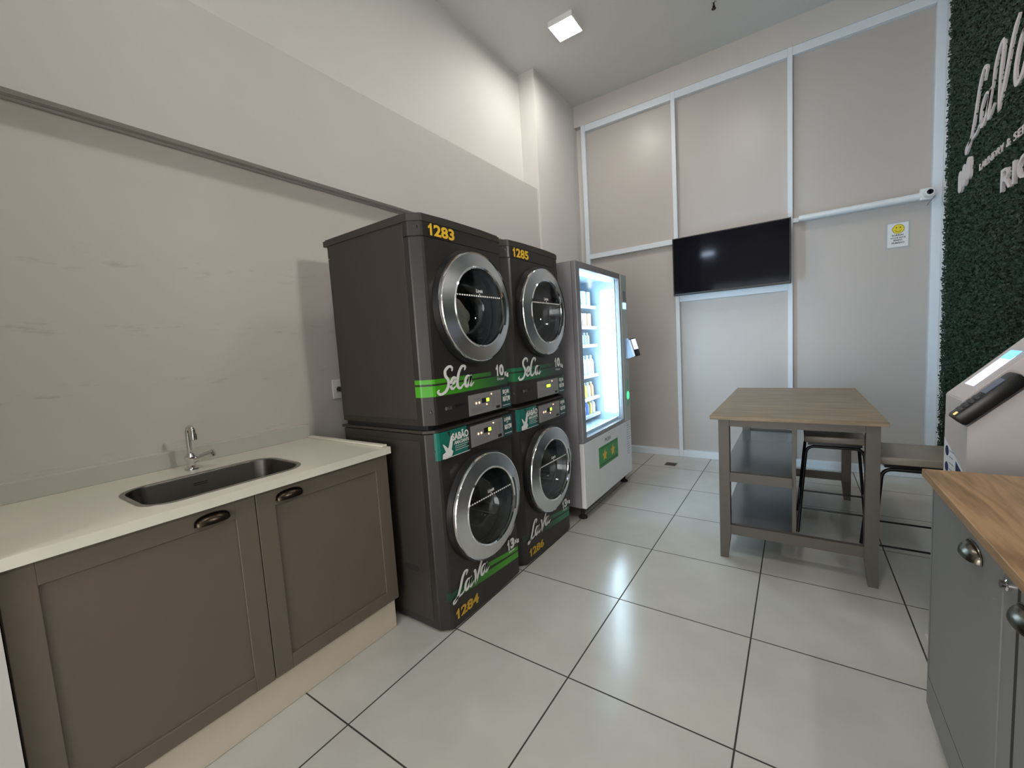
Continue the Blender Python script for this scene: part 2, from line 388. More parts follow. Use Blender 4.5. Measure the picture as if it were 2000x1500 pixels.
def number(name, body, fr, x0, x1, y0, y1, m, parent, bold=.035):
    n = len(body); w = (x1-x0)/n; h = y1-y0; a = x0
    u = w*.80
    P = [(.36, 0), (.74, 0), (.74, 1), (.46, 1), (.38, .88), (.22, .78), (.08, .74), (.08, .54), (.24, .58), (.36, .66)]
    o = obj(name, plate(bmesh.new(), fr, [(a+p[0]*u, y0+p[1]*h) for p in P], .0006), m, parent)
    t = text('digits', body[1:], fr, x0+w*.86, x1, y0, y1, m, o, bold)
    return o
def plate(bm, fr, pts, depth=.0008):
    A = [bm.verts.new(fr.p(a, b, 0)) for a, b in pts]; C = [bm.verts.new(fr.p(a, b, depth)) for a, b in pts]; n = len(pts)
    bm.faces.new(A[::-1]); bm.faces.new(C)
    for i in range(n): bm.faces.new((A[i], A[(i+1) % n], C[(i+1) % n], C[i]))
    return bm
def rect(a0, a1, b0, b1): return [(a0, b0), (a1, b0), (a1, b1), (a0, b1)]
def disc(cx, cy, rx, ry, n=28): return [(cx+rx*math.cos(2*PI*i/n), cy+ry*math.sin(2*PI*i/n)) for i in range(n)]

# ------------------------------------------------------------------ room shell
ZC = 4.14; XR = 3.24; YB = 5.12; YN = -3.2
struct('floor', B(-.35, XR+.2, YN-.2, YB+.2, -.1, 0), FLOOR)
struct('ceiling', B(-.35, XR+.2, YN-.2, YB+.2, ZC, ZC+.1), CEIL)
bm = B(-.35, -.055, YN, 4.13, 0, 2.333)
struct('wall_left', bm, WALLS)
bm = bmesh.new()   # projecting middle band of the left wall with its stepped underside
prism(bm, [(-.35, 2.3335), (-.055, 2.3335), (-.030, 2.3335), (-.030, 2.340), (-.012, 2.340), (-.012, 2.3335), (-.008, 2.3335), (-.008, 2.346), (-.002, 2.346), (-.002, 2.3335), (.040, 2.3335), (.040, 2.963), (-.35, 2.963)], 'y', YN, 4.13)
struct('wall_left_middle', bm, WALL)
struct('wall_left_upper', B(-.35, -.12, YN, 4.13, 2.9632, ZC), WALLU)
struct('wall_left_pilaster', B(-.35, .065, 4.13, YB, 0, ZC), WALLU)
struct('wall_right', B(XR, XR+.15, YN, YB, 0, ZC), WHITEW)
bm = B(-.35, XR+.15, YB, YB+.12, 0, ZC); struct('wall_back', bm, WALL)
bm = B(.065, XR, 5.05, YB, 3.90, ZC); struct('wall_back_header', bm, WALL)
# stub wall beside the sink cabinet
struct('wall_stub', B(-.05, .66, .12, .262, 0, ZC), WALL)
# unseen shop front, added behind the camera to let light in
bm = bmesh.new()
box(bm, -.35, .3, YN-.12, YN, 0, ZC); box(bm, 2.9, XR+.15, YN-.12, YN, 0, ZC); box(bm, .3, 2.9, YN-.12, YN, 2.75, ZC)
struct('added_wall_near', bm, WALL)
bm = bmesh.new()
for a in (.3, 1.13, 1.98, 2.85): box(bm, a, a+.05, YN-.08, YN-.03, 0, 2.75)
box(bm, .35, 2.85, YN-.08, YN-.03, 0, .06); box(bm, .35, 2.85, YN-.08, YN-.03, 2.69, 2.75)
w1 = struct('added_window', bm, ALU)
p = obj('pane', B(.35, 2.85, YN-.06, YN-.055, .06, 2.69), glass_mat('added_shopfront_glass', (.95, .97, .98)), w1)

# ------------------------------------------------------------------ glazed partition in front of the back wall
part = bpy.data.objects.new('window_2', None); COL.objects.link(part); OFF[part] = Vector((1.6, 5.05, 0)); part.location = (1.6, 5.05, 0); part['kind'] = 'structure'
Yf, Yr = 5.05, 5.11
posts = [(.148, .200), (1.172, 1.214), (2.200, 2.240), (3.18, 3.24)]
for a, b in posts: obj('post', B(a, b, Yf, Yr, 0, 3.90, bev=.003), ALU, part)
bays = [(.200, 1.172), (1.214, 2.200), (2.240, 3.18)]
for i, (a, b) in enumerate(bays):
    obj('top_rail', B(a, b, Yf+.004, Yr, 3.825, 3.90, bev=.003), ALU, part)
    obj('bottom_rail', B(a, b, Yf-.003, Yr, 0, .075, bev=.004), ALU, part)
    zs = {0: (2.345, 2.40), 1: (1.722, 1.80), 2: (2.345, 2.385)}[i]
    obj('middle_rail', B(a, b, Yf+.006, Yr, zs[0], zs[1], bev=.003), ALU, part)
    if i == 1: obj('upper_rail', B(a, b, Yf+.006, Yr, 2.345, 2.385, bev=.003), ALU, part)
    for z0, z1 in ((.075, zs[0]), (zs[1], 3.825)):
        obj('frosted_pane', B(a+.0005, b-.0005, 5.100, 5.108, z0, z1), SATIN, part)

# ------------------------------------------------------------------ ceiling things
def ceil_lamp(x, y, label, s=.112, h=.045):
    t = thing('ceiling_lamp', label, 'ceiling light', (x, y, ZC), 'square ceiling lamps')
    bm = bmesh.new()
    for a in (-1, 1):
        box(bm, x+a*s-.006*a*0-.004, x+a*s+.004, y-s-.004, y+s+.004, ZC-h, ZC-.0005)
        box(bm, x-s+.004, x+s-.004, y+a*s-.004, y+a*s+.004, ZC-h, ZC-.0005)
    obj('frame', bm, LAMPF, t)
    obj('diffuser', B(x-s+.004, x+s-.004, y-s+.004, y+s-.004, ZC-h+.003, ZC-h+.012), LAMPE, t)
ceil_lamp(.59, 3.81, 'lit square ceiling lamp near the corner pilaster')
for x, y, lb in ((1.70, 3.05, 'lit square ceiling lamp above the middle of the room'),
                 (1.9, .5, 'added unseen square ceiling lamp above the camera side of the room'), (1.5, -1.8, 'added unseen square ceiling lamp near the shop front')):
    ceil_lamp(x, y, lb)  # camera-side and shop-front lamps are unseen, added to light the room
t = thing('linear_wall_lamp', 'cool white linear lamp above the shop front', 'wall light', (.20, -3.15, 3.55))
obj('housing', B(-.02, .42, -3.199, -3.13, 3.50, 3.60, bev=.004), LAMPF, t)
obj('tube', B(-.005, .405, -3.1295, -3.11, 3.515, 3.585, bev=.003), mat('lit_cool_tube', (1, 1, 1), .3, emit=(.62, .76, 1), estr=25), t)
t = thing('sprinkler_head', 'small dark sprinkler head on the ceiling', 'sprinkler', (1.69, 4.40, ZC))
obj('escutcheon', lathe(bmesh.new(), [(.022, 0), (.020, -.006), (.008, -.008)], (1.69, 4.40, ZC), 'z', 20, True, True), CHROME, t, smooth=True)
bm = lathe(bmesh.new(), [(.007, -.008), (.007, -.025), (.011, -.028), (.011, -.034), (.004, -.036), (.004, -.045), (.018, -.046), (.018, -.049)], (1.69, 4.40, ZC), 'z', 16, True, True)
obj('deflector', bm, BRONZE, t, smooth=True)
# wall floodlight high on the planted wall, out of frame, that throws the machine's shadow on the left wall
t = thing('unseen_wall_floodlight', 'unseen small square floodlight fixed high on the green planted wall', 'wall light', (3.17, 1.54, 2.53))
obj('housing', B(3.12, 3.20, 1.45, 1.63, 2.44, 2.62, bev=.005), LAMPF, t)
obj('lens', B(3.114, 3.1195, 1.465, 1.615, 2.455, 2.605), mat('lit_unseen_floodlight', (1, 1, 1), .4, emit=(1, .96, .90), estr=150), t)

# ------------------------------------------------------------------ washers and dryers
STW = .665
def front_pts(y0, w, z=None):     # plan outline of a machine body, front corners softly faceted
    return [(.235, y0+.004), (.80, y0), (.846, y0), (.853, y0+.003), (.892, y0+.034), (.899, y0+.044), (.903, y0+.2), (.904, y0+w/2), (.903, y0+w-.2),
            (.899, y0+w-.044), (.892, y0+w-.034), (.853, y0+w-.003), (.846, y0+w), (.80, y0+w), (.235, y0+w-.004)]
def outl(bm, pts, z0, z1, grow=0, hole=None):
    prism(bm, pts, 'z', z0, z1); return bm
def shell_with_hole(pts, z0, z1, cy, cz, r):
    """closed body whose flat front carries a round opening"""
    bm = bmesh.new(); X = .904
    body = [p for p in pts]
    # sides and curved corners, then a front face with a hole
    i0 = 5; i1 = 9
    lo = [bm.verts.new((p[0], p[1], z0)) for p in body]; hi = [bm.verts.new((p[0], p[1], z1)) for p in body]; n = len(body)
    for i in range(n):
        if i0 <= i < i1: continue
        bm.faces.new((lo[i], lo[(i+1) % n], hi[(i+1) % n], hi[i]))
    bm.faces.new(lo[::-1]); bm.faces.new(hi)
    # front: bridge the outline rectangle with the circle
    ya, yb = body[i0][1], body[i1][1]; N = 64
    circ = []; outer = []
    for k in range(N):
        a = 2*PI*k/N; c, s = math.cos(a), math.sin(a)
        circ.append(bm.verts.new((X, cy+r*c, cz+r*s)))
        tx = ((yb-cy) if c > 0 else (ya-cy))/c if abs(c) > 1e-6 else 1e9
        tz = ((z1-cz) if s > 0 else (z0-cz))/s if abs(s) > 1e-6 else 1e9
        q = min(tx, tz); yy = cy+q*c; zz = cz+q*s
        e = (yy-ya)/(yb-ya); xx = .899+.005*math.sin(PI*min(max(e, 0), 1))**.5
        outer.append(bm.verts.new((xx, yy, zz)))
    for k in range(N): bm.faces.new((circ[k], circ[(k+1) % N], outer[(k+1) % N], outer[k]))
    corners = {}
    for yy, zz, nm in ((ya, z0, 'a'), (yb, z0, 'b'), (yb, z1, 'c'), (ya, z1, 'd')): corners[nm] = bm.verts.new((.899, yy, zz))
    for k in range(N):
        a, b = outer[k].co, outer[(k+1) % N].co
        va, vb = abs(a.y-ya) < 1e-5 or abs(a.y-yb) < 1e-5, abs(b.y-ya) < 1e-5 or abs(b.y-yb) < 1e-5
        if va != vb:
            cn = min(corners.values(), key=lambda v: (v.co-(a+b)/2).length)
            bm.faces.new((outer[k], outer[(k+1) % N], cn))
    return bm
def surf_strip(bm, y0, w, ya, yb, z0, z1, z0b=None, z1b=None, off=.0012):
    """thin vinyl that follows the faceted front from y=ya to yb (relative)"""
    P = front_pts(y0, w)[1:14]; ys = []
    for p, q in zip(P, P[1:]):
        for k in range(4):
            s = k/4; ys.append((p[0]+(q[0]-p[0])*s, p[1]+(q[1]-p[1])*s))
    pts = [p for p in ys if y0+ya-1e-6 <= p[1] <= y0+yb+1e-6]
    V = []
    z0b = z0 if z0b is None else z0b; z1b = z1 if z1b is None else z1b
    for i, (x, y) in enumerate(pts):
        s = (y-y0-ya)/max(1e-6, (yb-ya)); lo = z0+(z0b-z0)*s; hi = z1+(z1b-z1)*s
        nx, ny = (off, -off*.8) if y < y0+.0441 else ((off, off*.8) if y > y0+w-.0441 else (off, 0))
        V.append((bm.verts.new((x+nx, y+ny, lo)), bm.verts.new((x+nx, y+ny, hi)), bm.verts.new((x-.0005, y, lo)), bm.verts.new((x-.0005, y, hi))))
    for a, b in zip(V, V[1:]):
        bm.faces.new((a[0], b[0], b[1], a[1])); bm.faces.new((a[2], a[3], b[3], b[2])); bm.faces.new((a[1], b[1], b[3], a[3])); bm.faces.new((a[0], a[2], b[2], b[0]))
    bm.faces.new((V[0][0], V[0][1], V[0][3], V[0][2])); bm.faces.new((V[-1][0], V[-1][2], V[-1][3], V[-1][1]))
    return bm
S_ = [(.50, .82), (.50, .96), (.38, 1.02), (.24, .88), (.25, .68), (.36, .50), (.38, .28), (.28, .06), (.10, -.02), (-.02, .08), (.04, .16)]
e_ = [(.44, .28), (.58, .34), (.66, .48), (.58, .56), (.49, .42), (.48, .22), (.56, .12), (.70, .22)]
C_ = [(1.02, .80), (1.04, .94), (.92, .98), (.80, .78), (.74, .45), (.76, .18), (.88, .10), (1.02, .26)]
a_ = [(1.30, .50), (1.18, .56), (1.08, .42), (1.08, .20), (1.16, .12), (1.26, .30), (1.32, .54), (1.29, .28), (1.33, .12), (1.46, .26)]
def sh(st, dx, dy=0, k=1): return [(p[0]*k+dx, p[1]*k+dy) for p in st]
SECA = [S_, e_, C_, a_]
L_ = [(.40, .80), (.44, .96), (.34, 1.0), (.24, .80), (.17, .42), (.08, .10), (-.04, -.06), (-.06, .02), (.08, .08), (.26, .10), (.38, .22)]
V1 = [(.74, .68), (.80, .70), (.85, .40), (.86, .04)]
V2 = [(.86, .04), (.97, .46), (1.08, .86), (1.17, 1.06)]
LAVA = [L_, sh(a_, -.68), V1, V2, sh(a_, .04, .12)]
o_ = [(1.36, .74), (1.24, .62), (1.18, .30), (1.24, .08), (1.36, .16), (1.44, .50), (1.38, .76), (1.28, .66)]
W1 = [(.66, .52), (.70, .84), (.80, 1.02), (.88, .98), (.86, .62), (.88, .06)]
W2 = [(.88, .06), (1.0, .46), (1.10, .90), (1.20, 1.10)]
LAVO = [L_, sh(a_, -.70), W1, W2, sh(o_, .05, .10)]

def round_door(root, cy, cz, R, laundry=False, name='door'):
    d = obj(name, lathe(bmesh.new(), [(R*.70, .012), (R*.705, .052), (R*.74, .060), (R*.975, .046), (R*1.0, .038), (R*1.0, .004)], (.904, cy, cz), 'x', 96), CHROME, root, smooth=True)
    d['label'] = 'round brushed chrome porthole door ring'
    obj('door_surround', lathe(bmesh.new(), [(R*1.0005, .002), (R*1.003, .032), (R*1.022, .030), (R*1.045, .0015)], (.904, cy, cz), 'x', 96), BLACK, d, smooth=True)
    obj('outer_rim', lathe(bmesh.new(), [(R*.975, .0465), (R*.990, .049), (R*1.004, .041), (R*1.001, .030)], (.904, cy, cz), 'x', 96), RIM, d, smooth=True)
    obj('inner_rim', lathe(bmesh.new(), [(R*.74, .0605), (R*.725, .066), (R*.70, .060), (R*.695, .045)], (.904, cy, cz), 'x', 96), RIM, d, smooth=True)
    rb = R*.70
    prof = [(rb, .050), (rb*.97, .03), (rb*.90, -.01), (rb*.80, -.05), (rb*.72, -.075), (rb*.6, -.087), (rb*.4, -.093), (rb*.2, -.095), (.002, -.0955)]
    obj('glass_bowl', lathe(bmesh.new(), prof, (.904, cy, cz), 'x', 72, cap1=True), BOWL, d, smooth=True)
    # limit scale printed on the glass: a row of dots in front of the bowl
    bm = bmesh.new(); fr = FX(.957); zz = cz+R*.20; hw = math.sqrt(max(0, (rb*.97)**2-(R*.20)**2)); k = 20
    for i in range(k):
        a = cy-hw+2*hw*(i+.5)/k; plate(bm, fr, rect(a-hw/k*.62, a+hw/k*.62, zz-.0035, zz+.0035), .0006)
    plate(bm, fr, [(cy-.005, zz+.012), (cy, zz+.004), (cy+.005, zz+.012)], .0006)
    obj('limit_line', bm, WHITEP, d)
    text('limit_text', 'Limit', fr, cy-.026, cy+.026, zz+.017, zz+.034, WHITEP, d, .02)
    obj('window_pane', lathe(bmesh.new(), [(rb*1.02, .0525), (.001, .0525)], (.904, cy, cz), 'x', 72, cap1=True), VGLASS, d)
    # dark recessed grip on the hinge-opposite side of the ring
    bm = bmesh.new(); A = [(-24+48*i/14) for i in range(15)]
    V = []
    for a in A:
        c, s = math.cos(math.radians(a)), math.sin(math.radians(a))
        V.append([bm.verts.new((.904+x, cy+R*q*c, cz+R*q*s)) for x, q in ((.046, .71), (.0655, .735), (.062, .80), (.046, .80))])
    for a, b in zip(V, V[1:]):
        for k2 in range(4): bm.faces.new((a[k2], b[k2], b[(k2+1) % 4], a[(k2+1) % 4]))
    bm.faces.new(V[0]); bm.faces.new(V[-1][::-1])
    h = obj('handle', bm, BLACK, d); h['label'] = 'black grip recess on the door ring'
    # drum behind the glass
    dr = obj('drum', lathe(bmesh.new(), [(R*.985, .0015), (R*.9, -.02), (R*.78, -.035), (R*.80, -.05), (R*.98, -.08), (R*.98, -.42), (R*.75, -.45), (.01, -.46)], (.904, cy, cz), 'x', 64, cap1=True), DRUM, root, smooth=True)
    for a in (90, 210, 330):
        c, s = math.cos(math.radians(a)), math.sin(math.radians(a))
        obj('paddle', tube(bmesh.new(), [(.904-.09, cy+R*.9*c, cz+R*.9*s), (.904-.41, cy+R*.9*c, cz+R*.9*s)], .03, 10), DRUM, dr, smooth=True)
    return d

def control_panel(root, y0, z0, z1, body, word, mode):
    """silver panel with display, lights, printed lines and a dark price sticker"""
    fr = FX(.9045); a0, a1 = y0+.262, y0+.540
    pn = obj('control_panel', plate(bmesh.new(), fr, rect(a0, a1, z0, z1), .003), PANELG, root); pn['label'] = 'silver control panel with small lit display'
    H = z1-z0; f2 = FX(.9076)
    obj('display', plate(bmesh.new(), f2, rect(a0+.105, a0+.170, z0+.50*H, z0+.74*H), .001), BLACK, pn)
    if mode == 'full': obj('lit_digit', plate(bmesh.new(), FX(.9088), rect(a0+.112, a0+.164, z0+.53*H, z0+.71*H), .0006), LCDG, pn)
    else: obj('lit_digit', plate(bmesh.new(), FX(.9088), rect(a0+.142, a0+.166, z0+.53*H, z0+.71*H), .0006), LCDG, pn)
    spots = [(.190, .87, .004)]
    if mode != 'full': spots += [(.058, .56, .0055), (.083, .56, .0055), (.145, .40, .004)]
    for q, zz, rr in spots: obj('indicator_light', plate(bmesh.new(), f2, disc(a0+q, z0+zz*H, rr, rr, 14), .0015), LEDR, pn)
    bm = bmesh.new()
    for i in range(4): plate(bm, f2, rect(a0+.02, a0+.10+.05*((i*7) % 3)/2, z0+(.12+.07*i)*H, z0+(.135+.07*i)*H), .0003)
    for i in range(7):
        plate(bm, f2, rect(a0+.195, a0+.222, z0+(.22+.09*i)*H, z0+(.235+.09*i)*H), .0003)
        plate(bm, f2, rect(a0+.235, a0+.265, z0+(.25+.09*i)*H, z0+(.265+.09*i)*H), .0003)
    plate(bm, f2, rect(a0+.04, a0+.092, z0+.76*H, z0+.775*H), .0003)
    obj('panel_print', bm, GREYP, pn)
    obj('start_button', plate(bmesh.new(), f2, rect(a1-.050, a1-.018, z0+.07*H, z0+.20*H), .002), BLACK, pn)
    st = obj('price_sticker', plate(bmesh.new(), fr, rect(y0+.546, y0+.636, z0-.004, z1+.006), .0012), DTEAL, root); st['label'] = 'dark teal price sticker with white letters'
    text('price_text', word, FX(.9060), y0+.558, y0+.622, z1-.028, z1-.006, WHITEP, st, .03)
    text('price_text', 'por', FX(.9060), y0+.580, y0+.598, z1-.040, z1-.031, WHITEP, st, .02)
    text('price_text', 'R$17,90', FX(.9060), y0+.558, y0+.626, z0+.030, z0+.062, WHITEP, st, .04)
    obj('price_rule', plate(bmesh.new(), FX(.9060), rect(y0+.556, y0+.626, z0+.010, z0+.013), .0004), WHITEP, st)

def dryer(y0, num_, label, band, W=STW, laundry=False, mode=''):
    zb, zt = 1.010, 1.966
    root = thing('tumble_dryer', label, 'dryer', (.57, y0+W/2, zb), 'tumble dryers stacked on the washers')
    P = front_pts(y0, W); cy, cz, R = y0+W/2+.012, 1.556, .272
    obj('body', shell_with_hole(P, zb, 1.862, cy, cz, R*.99), MACH, root, smooth=True, ang=11)
    bm = bmesh.new(); outl(bm, [(p[0]*.997 if p[0] > .5 else p[0], p[1]) for p in P], 1.866, 1.930); obj('top_fascia', bm, MACH, root, smooth=True, ang=11)
    bm = bmesh.new(); Pl = [(p[0] if p[0] > .5 else .205, p[1]+(-.003 if p[1] < y0+W/2 else .003)) for p in P]
    prism(bm, Pl, 'z', 1.9305, zt); bmesh.ops.bevel(bm, geom=[e for e in bm.edges if all(v.co.z > zt-.001 for v in e.verts)], offset=.008, segments=3, affect='EDGES')
    obj('lid', bm, MACHS, root, smooth=True, ang=14)
    obj('seam', B(.25, .885, y0+.02, y0+W-.02, 1.8622, 1.8658), CABD, root)
    for s in (-1, 1):
        ya = y0 if s < 0 else y0+W
        obj('side_panel', B(.262, .815, min(ya, ya+s*.0022), max(ya, ya+s*.0022), zb+.03, 1.921, bev=.001), MACHS, root)
    for zz in (1.905, 1.072): obj('screw', lathe(bmesh.new(), [(.0075, 0), (.0075, .002), (.004, .003)], (.882, y0+.024, zz), 'x', 14, False, True), RIM, root, smooth=True)
    round_door(root, cy, cz, R, laundry)
    # print on the front
    num = number('number_sticker', num_, FX(.9045), y0+.068, y0+.245, 1.872, 1.925, YEL, root, .035)
    num['label'] = 'yellow number %s' % num_
    st = obj('stripe', surf_strip(bmesh.new(), y0, W, 0.0, W-.03, 1.142, 1.192), band, root); st['label'] = 'green vinyl stripe fading to the right'
    surf = surf_strip(bmesh.new(), y0, W, 0.0, W-.18, 1.201, 1.222); obj('stripe_upper', surf, band, st)
    obj('script_lettering', script(bmesh.new(), FX(.9065), SECA, y0+.050, y0+.315, 1.150, 1.275, .018, .10), WHITEP, root)['label'] = 'white brush script reading SeCa'
    c = number('capacity_text', '10', FX(.9045), y0+.508, y0+.585, 1.193, 1.256, WHITEP, root, .05)
    text('capacity_unit', 'Kg', FX(.9045), y0+.590, y0+.628, 1.180, 1.212, WHITEP, c, .05)
    text('capacity_unit', 'Dryer', FX(.9045), y0+.520, y0+.585, 1.166, 1.184, WHITEP, c, .0)
    obj('panel_line', B(.9042, .9050, y0+.06, y0+W-.03, 1.1305, 1.133), CABD, root)
    control_panel(root, y0, 1.013, 1.118, None, 'SECAR', mode)
    bm = bmesh.new(); fr = FX(.9045)
    plate(bm, fr, disc(y0+.100, 1.078, .009, .009), .0008)
    lg = obj('maker_mark', bm, GREYP, root); text('maker_text', 'LG', fr, y0+.114, y0+.138, 1.071, 1.085, GREYP, lg, .02)
    obj('badge_strip', plate(bmesh.new(), fr, rect(y0+.165, y0+.235, 1.074, 1.088), .0008), BLACK, root)
    return root

def washer(y0, num_, label, band, W=STW):
    zt = .998
    root = thing('washing_machine', label, 'washer', (.57, y0+W/2, 0), 'front loading washers under the dryers')
    P = front_pts(y0, W); cy, cz, R = y0+W/2-.002, .537, .276
    bm = shell_with_hole(P, .012, .968, cy, cz, R*.99); obj('body', bm, MACH, root, smooth=True, ang=11)
    bm = bmesh.new(); prism(bm, [(p[0]-.006 if p[0] > .5 else p[0]-.02, p[1]) for p in P], 'z', .972, zt-.013); 
    obj('lid', bm, MACHS, root, smooth=True, ang=14)
    bm = bmesh.new(); prism(bm, [(min(p[0], .86), p[1]+(.02 if p[1] < y0+W/2 else -.02)) for p in P], 'z', .9852, 1.0095); obj('stacking_gasket', bm, RUB, root)
    bm = bmesh.new(); prism(bm, [(p[0]-.01 if p[0] > .5 else p[0], p[1]+(.012 if p[1] < y0+W/2 else -.012)) for p in P], 'z', .0, .0118); obj('base', bm, RUB, root)
    for s in (-1, 1):
        ya = y0 if s < 0 else y0+W
        obj('side_panel', B(.262, .815, min(ya, ya+s*.0022), max(ya, ya+s*.0022), .05, .935, bev=.001), MACHS, root)
        bm = bmesh.new(); yy = ya+s*.0022
        pts = rrect(.64, .735, .278, .308, .014)
        fr = Fr((0, yy, 0), (1, 0, 0), (0, 0, 1)) if s < 0 else Fr((0, yy, 0), (-1, 0, 0), (0, 0, 1))
        plate(bm, fr, [((a if s < 0 else -a), b) for a, b in (pts if s < 0 else pts[::-1])], .0012); obj('side_grip', bm, RUB, root)
    obj('panel_seam', B(.9035, .9047, y0+.06, y0+W-.02, .832, .8345), CABD, root)
    bm = lathe(bmesh.new(), [(.0075, 0), (.0075, .002), (.004, .003)], (.883, y0+.026, .885), 'x', 14, False, True); obj('screw', bm, RIM, root, smooth=True)
    round_door(root, cy, cz, R)
    control_panel(root, y0, .852, .960, None, 'LAVAR', '')
    # soap sticker
    a0, a1, b0, b1 = y0+.026, y0+.250, .842, .972; fr = FX(.9045)
    s = obj('soap_sticker', surf_strip(bmesh.new(), y0, W, .020, .250, b0, b1), TEAL, root); s['label'] = 'teal sticker reading SABAO AMACIANTE with a white hand'
    obj('sticker_edge', plate(bmesh.new(), FX(.9062), rect(a0+.036, a1-.003, b0+.002, b0+.005), .0003), WHITEP, s)
    bm = bmesh.new(); f2 = FX(.9064)
    H = [(.000, .0), (.070, .004), (.082, .022), (.070, .034), (.078, .052), (.086, .078), (.080, .098), (.072, .100), (.060, .072), (.050, .050), (.044, .044), (.018, .066), (.006, .070), (.016, .050), (.026, .030), (.002, .022)]
    plate(bm, f2, [(y0+.050+p[0]*.9, b0+.004+p[1]) for p in H][::1], .0005); obj('hand_print', bm, WHITEP, s)
    text('soap_text', 'SABÃO', f2, y0+.122, y0+.243, .918, .962, WHITEP, s, .035)
    text('soap_text', 'AMACIANTE', f2, y0+.135, y0+.243, .897, .914, WHITEP, s, .02)
    bm = bmesh.new()
    for i, q in enumerate((.888, .878, .868)): plate(bm, f2, rect(y0+.140, y0+.240-.02*(i % 2), q, q+.0022), .0003)
    obj('soap_small_print', bm, WHITEP, s)
    st = obj('stripe', surf_strip(bmesh.new(), y0, W, .02, W-.01, .156, .195, .104, .138), band, root); st['label'] = 'green vinyl stripe brighter on its right half'
    obj('stripe_upper', surf_strip(bmesh.new(), y0, W, .30, W-.01, .187, .212, .145, .169), band, st)
    obj('script_lettering', script(bmesh.new(), FX(.9065), LAVA, y0+.050, y0+.335, .138, .262, .017, .12), WHITEP, root)['label'] = 'white brush script reading LaVa'
    c = number('capacity_text', '13', FX(.9066), y0+.508, y0+.580, .190, .250, WHITEP, root, .05)
    text('capacity_unit', 'Kg', FX(.9066), y0+.585, y0+.628, .196, .226, WHITEP, c, .05)
    text('capacity_unit', 'Washer', FX(.9066), y0+.520, y0+.585, .172, .184, WHITEP, c, .0)
    num = number('number_sticker', num_, FX(.9045), y0+.058, y0+.235, .046, .096, YELD, root, .035); num['label'] = 'worn yellow number %s' % num_
    return root

Y1, Y2 = 1.520, 2.200
washer(Y1, '1284', 'dark grey front loading washer number 1284 on the floor beside the sink cabinet', BANDG2)
dryer(Y1, '1283', 'dark grey tumble dryer number 1283 stacked on washer 1284', BANDG, laundry=True)
washer(Y2, '1286', 'dark grey front loading washer number 1286 on the floor beside the vending machine', BANDT2)
dryer(Y2, '1285', 'dark grey tumble dryer number 1285 stacked on washer 1286', BANDT, mode='full')
# stripe materials read object space: the mesh origin is the machine's base centre
for m_, sgn in ((BANDG, 1), (BANDG2, 1), (BANDT, 1), (BANDT2, 1)):
    for n in m_.node_tree.nodes:
        if n.type == 'MAP_RANGE':
            n.inputs[1].default_value -= STW/2; n.inputs[2].default_value -= STW/2
# laundry in the first dryer
bm = bmesh.new(); bmesh.ops.create_icosphere(bm, subdivisions=4, radius=1)
for v in bm.verts:
    c = v.co.copy(); k = 1+.12*math.sin(5*c.x+3*c.z)*math.cos(6*c.y)+.07*math.sin(11*c.z+7*c.y)
    v.co = Vector((.685+.085*c.x*k, Y1+STW/2+.055+.15*c.y*k, max(1.335, 1.505+.155*c.z*k+.02*math.sin(9*c.y))))
tag(obj('laundry_load', bm, TOWEL, None, (.66, Y1+STW/2, 1.34), smooth=True), 'beige towels lying inside the drum of dryer 1283', 'laundry')

# ------------------------------------------------------------------ wall outlet behind machine
t = thing('wall_outlet', 'white wall outlet on the wall behind the stacked machines', 'outlet', (-.055, 1.69, 1.16))
obj('plate', B(-.0548, -.046, 1.655, 1.725, 1.10, 1.215, bev=.003), LAMPF, t)
obj('socket', B(-.0458, -.042, 1.675, 1.705, 1.14, 1.175, bev=.001), KWHITE, t)
obj('plug', tube(bmesh.new(), [(-.0415, 1.69, 1.157), (.03, 1.69, 1.155)], .014, 12), CABD, t, smooth=True)
obj('cord', tube(bmesh.new(), catmull([(.03, 1.69, 1.155), (.045, 1.692, 1.12), (.03, 1.70, 1.0), (.02, 1.72, .8)], 6), .004, 8), CABD, t, smooth=True)

# ------------------------------------------------------------------ sink counter
CY0, CY1 = .266, 1.462
t = thing('sink_cabinet', 'taupe shaker sink cabinet on a pale plinth at the left wall', 'cabinet', (.32, .86, 0))
obj('plinth', B(-.02, .620, CY0, CY1-.01, .0, .150, bev=.004), PLINTH, t)['label'] = 'pale rendered plinth'
bm = bmesh.new(); box(bm, -.02, .622, CY0, CY0+.018, .1505, .877); box(bm, -.02, .622, CY1-.018, CY1, .1505, .877)
box(bm, -.02, .622, CY0+.018, CY1-.018, .1505, .168); box(bm, -.02, 0, CY0+.018, CY1-.018, .168, .877)
box(bm, .604, .622, CY0+.018, CY1-.018, .858, .877)
obj('carcass', bm, CABT, t)
def shaker(root, y0, y1, z0, z1, x, m, nx=1, fw=.066, name='door'):
    """door with a raised frame round a recessed panel; faces +x (nx=1) or -x"""
    bm = bmesh.new(); a, b = sorted((x, x-nx*.018)); c, d = sorted((x-nx*.007, x-nx*.018))
    box(bm, a, b, y0, y0+fw, z0, z1, bev=.0012, seg=1); box(bm, a, b, y1-fw, y1, z0, z1, bev=.0012, seg=1)
    box(bm, a, b, y0+fw, y1-fw, z0, z0+fw*.85, bev=.0012, seg=1); box(bm, a, b, y0+fw, y1-fw, z1-fw, z1, bev=.0012, seg=1)
    box(bm, c, d, y0+fw+.0006, y1-fw-.0006, z0+fw*.85+.0006, z1-fw-.0006)
    return obj(name, bm, m, root)
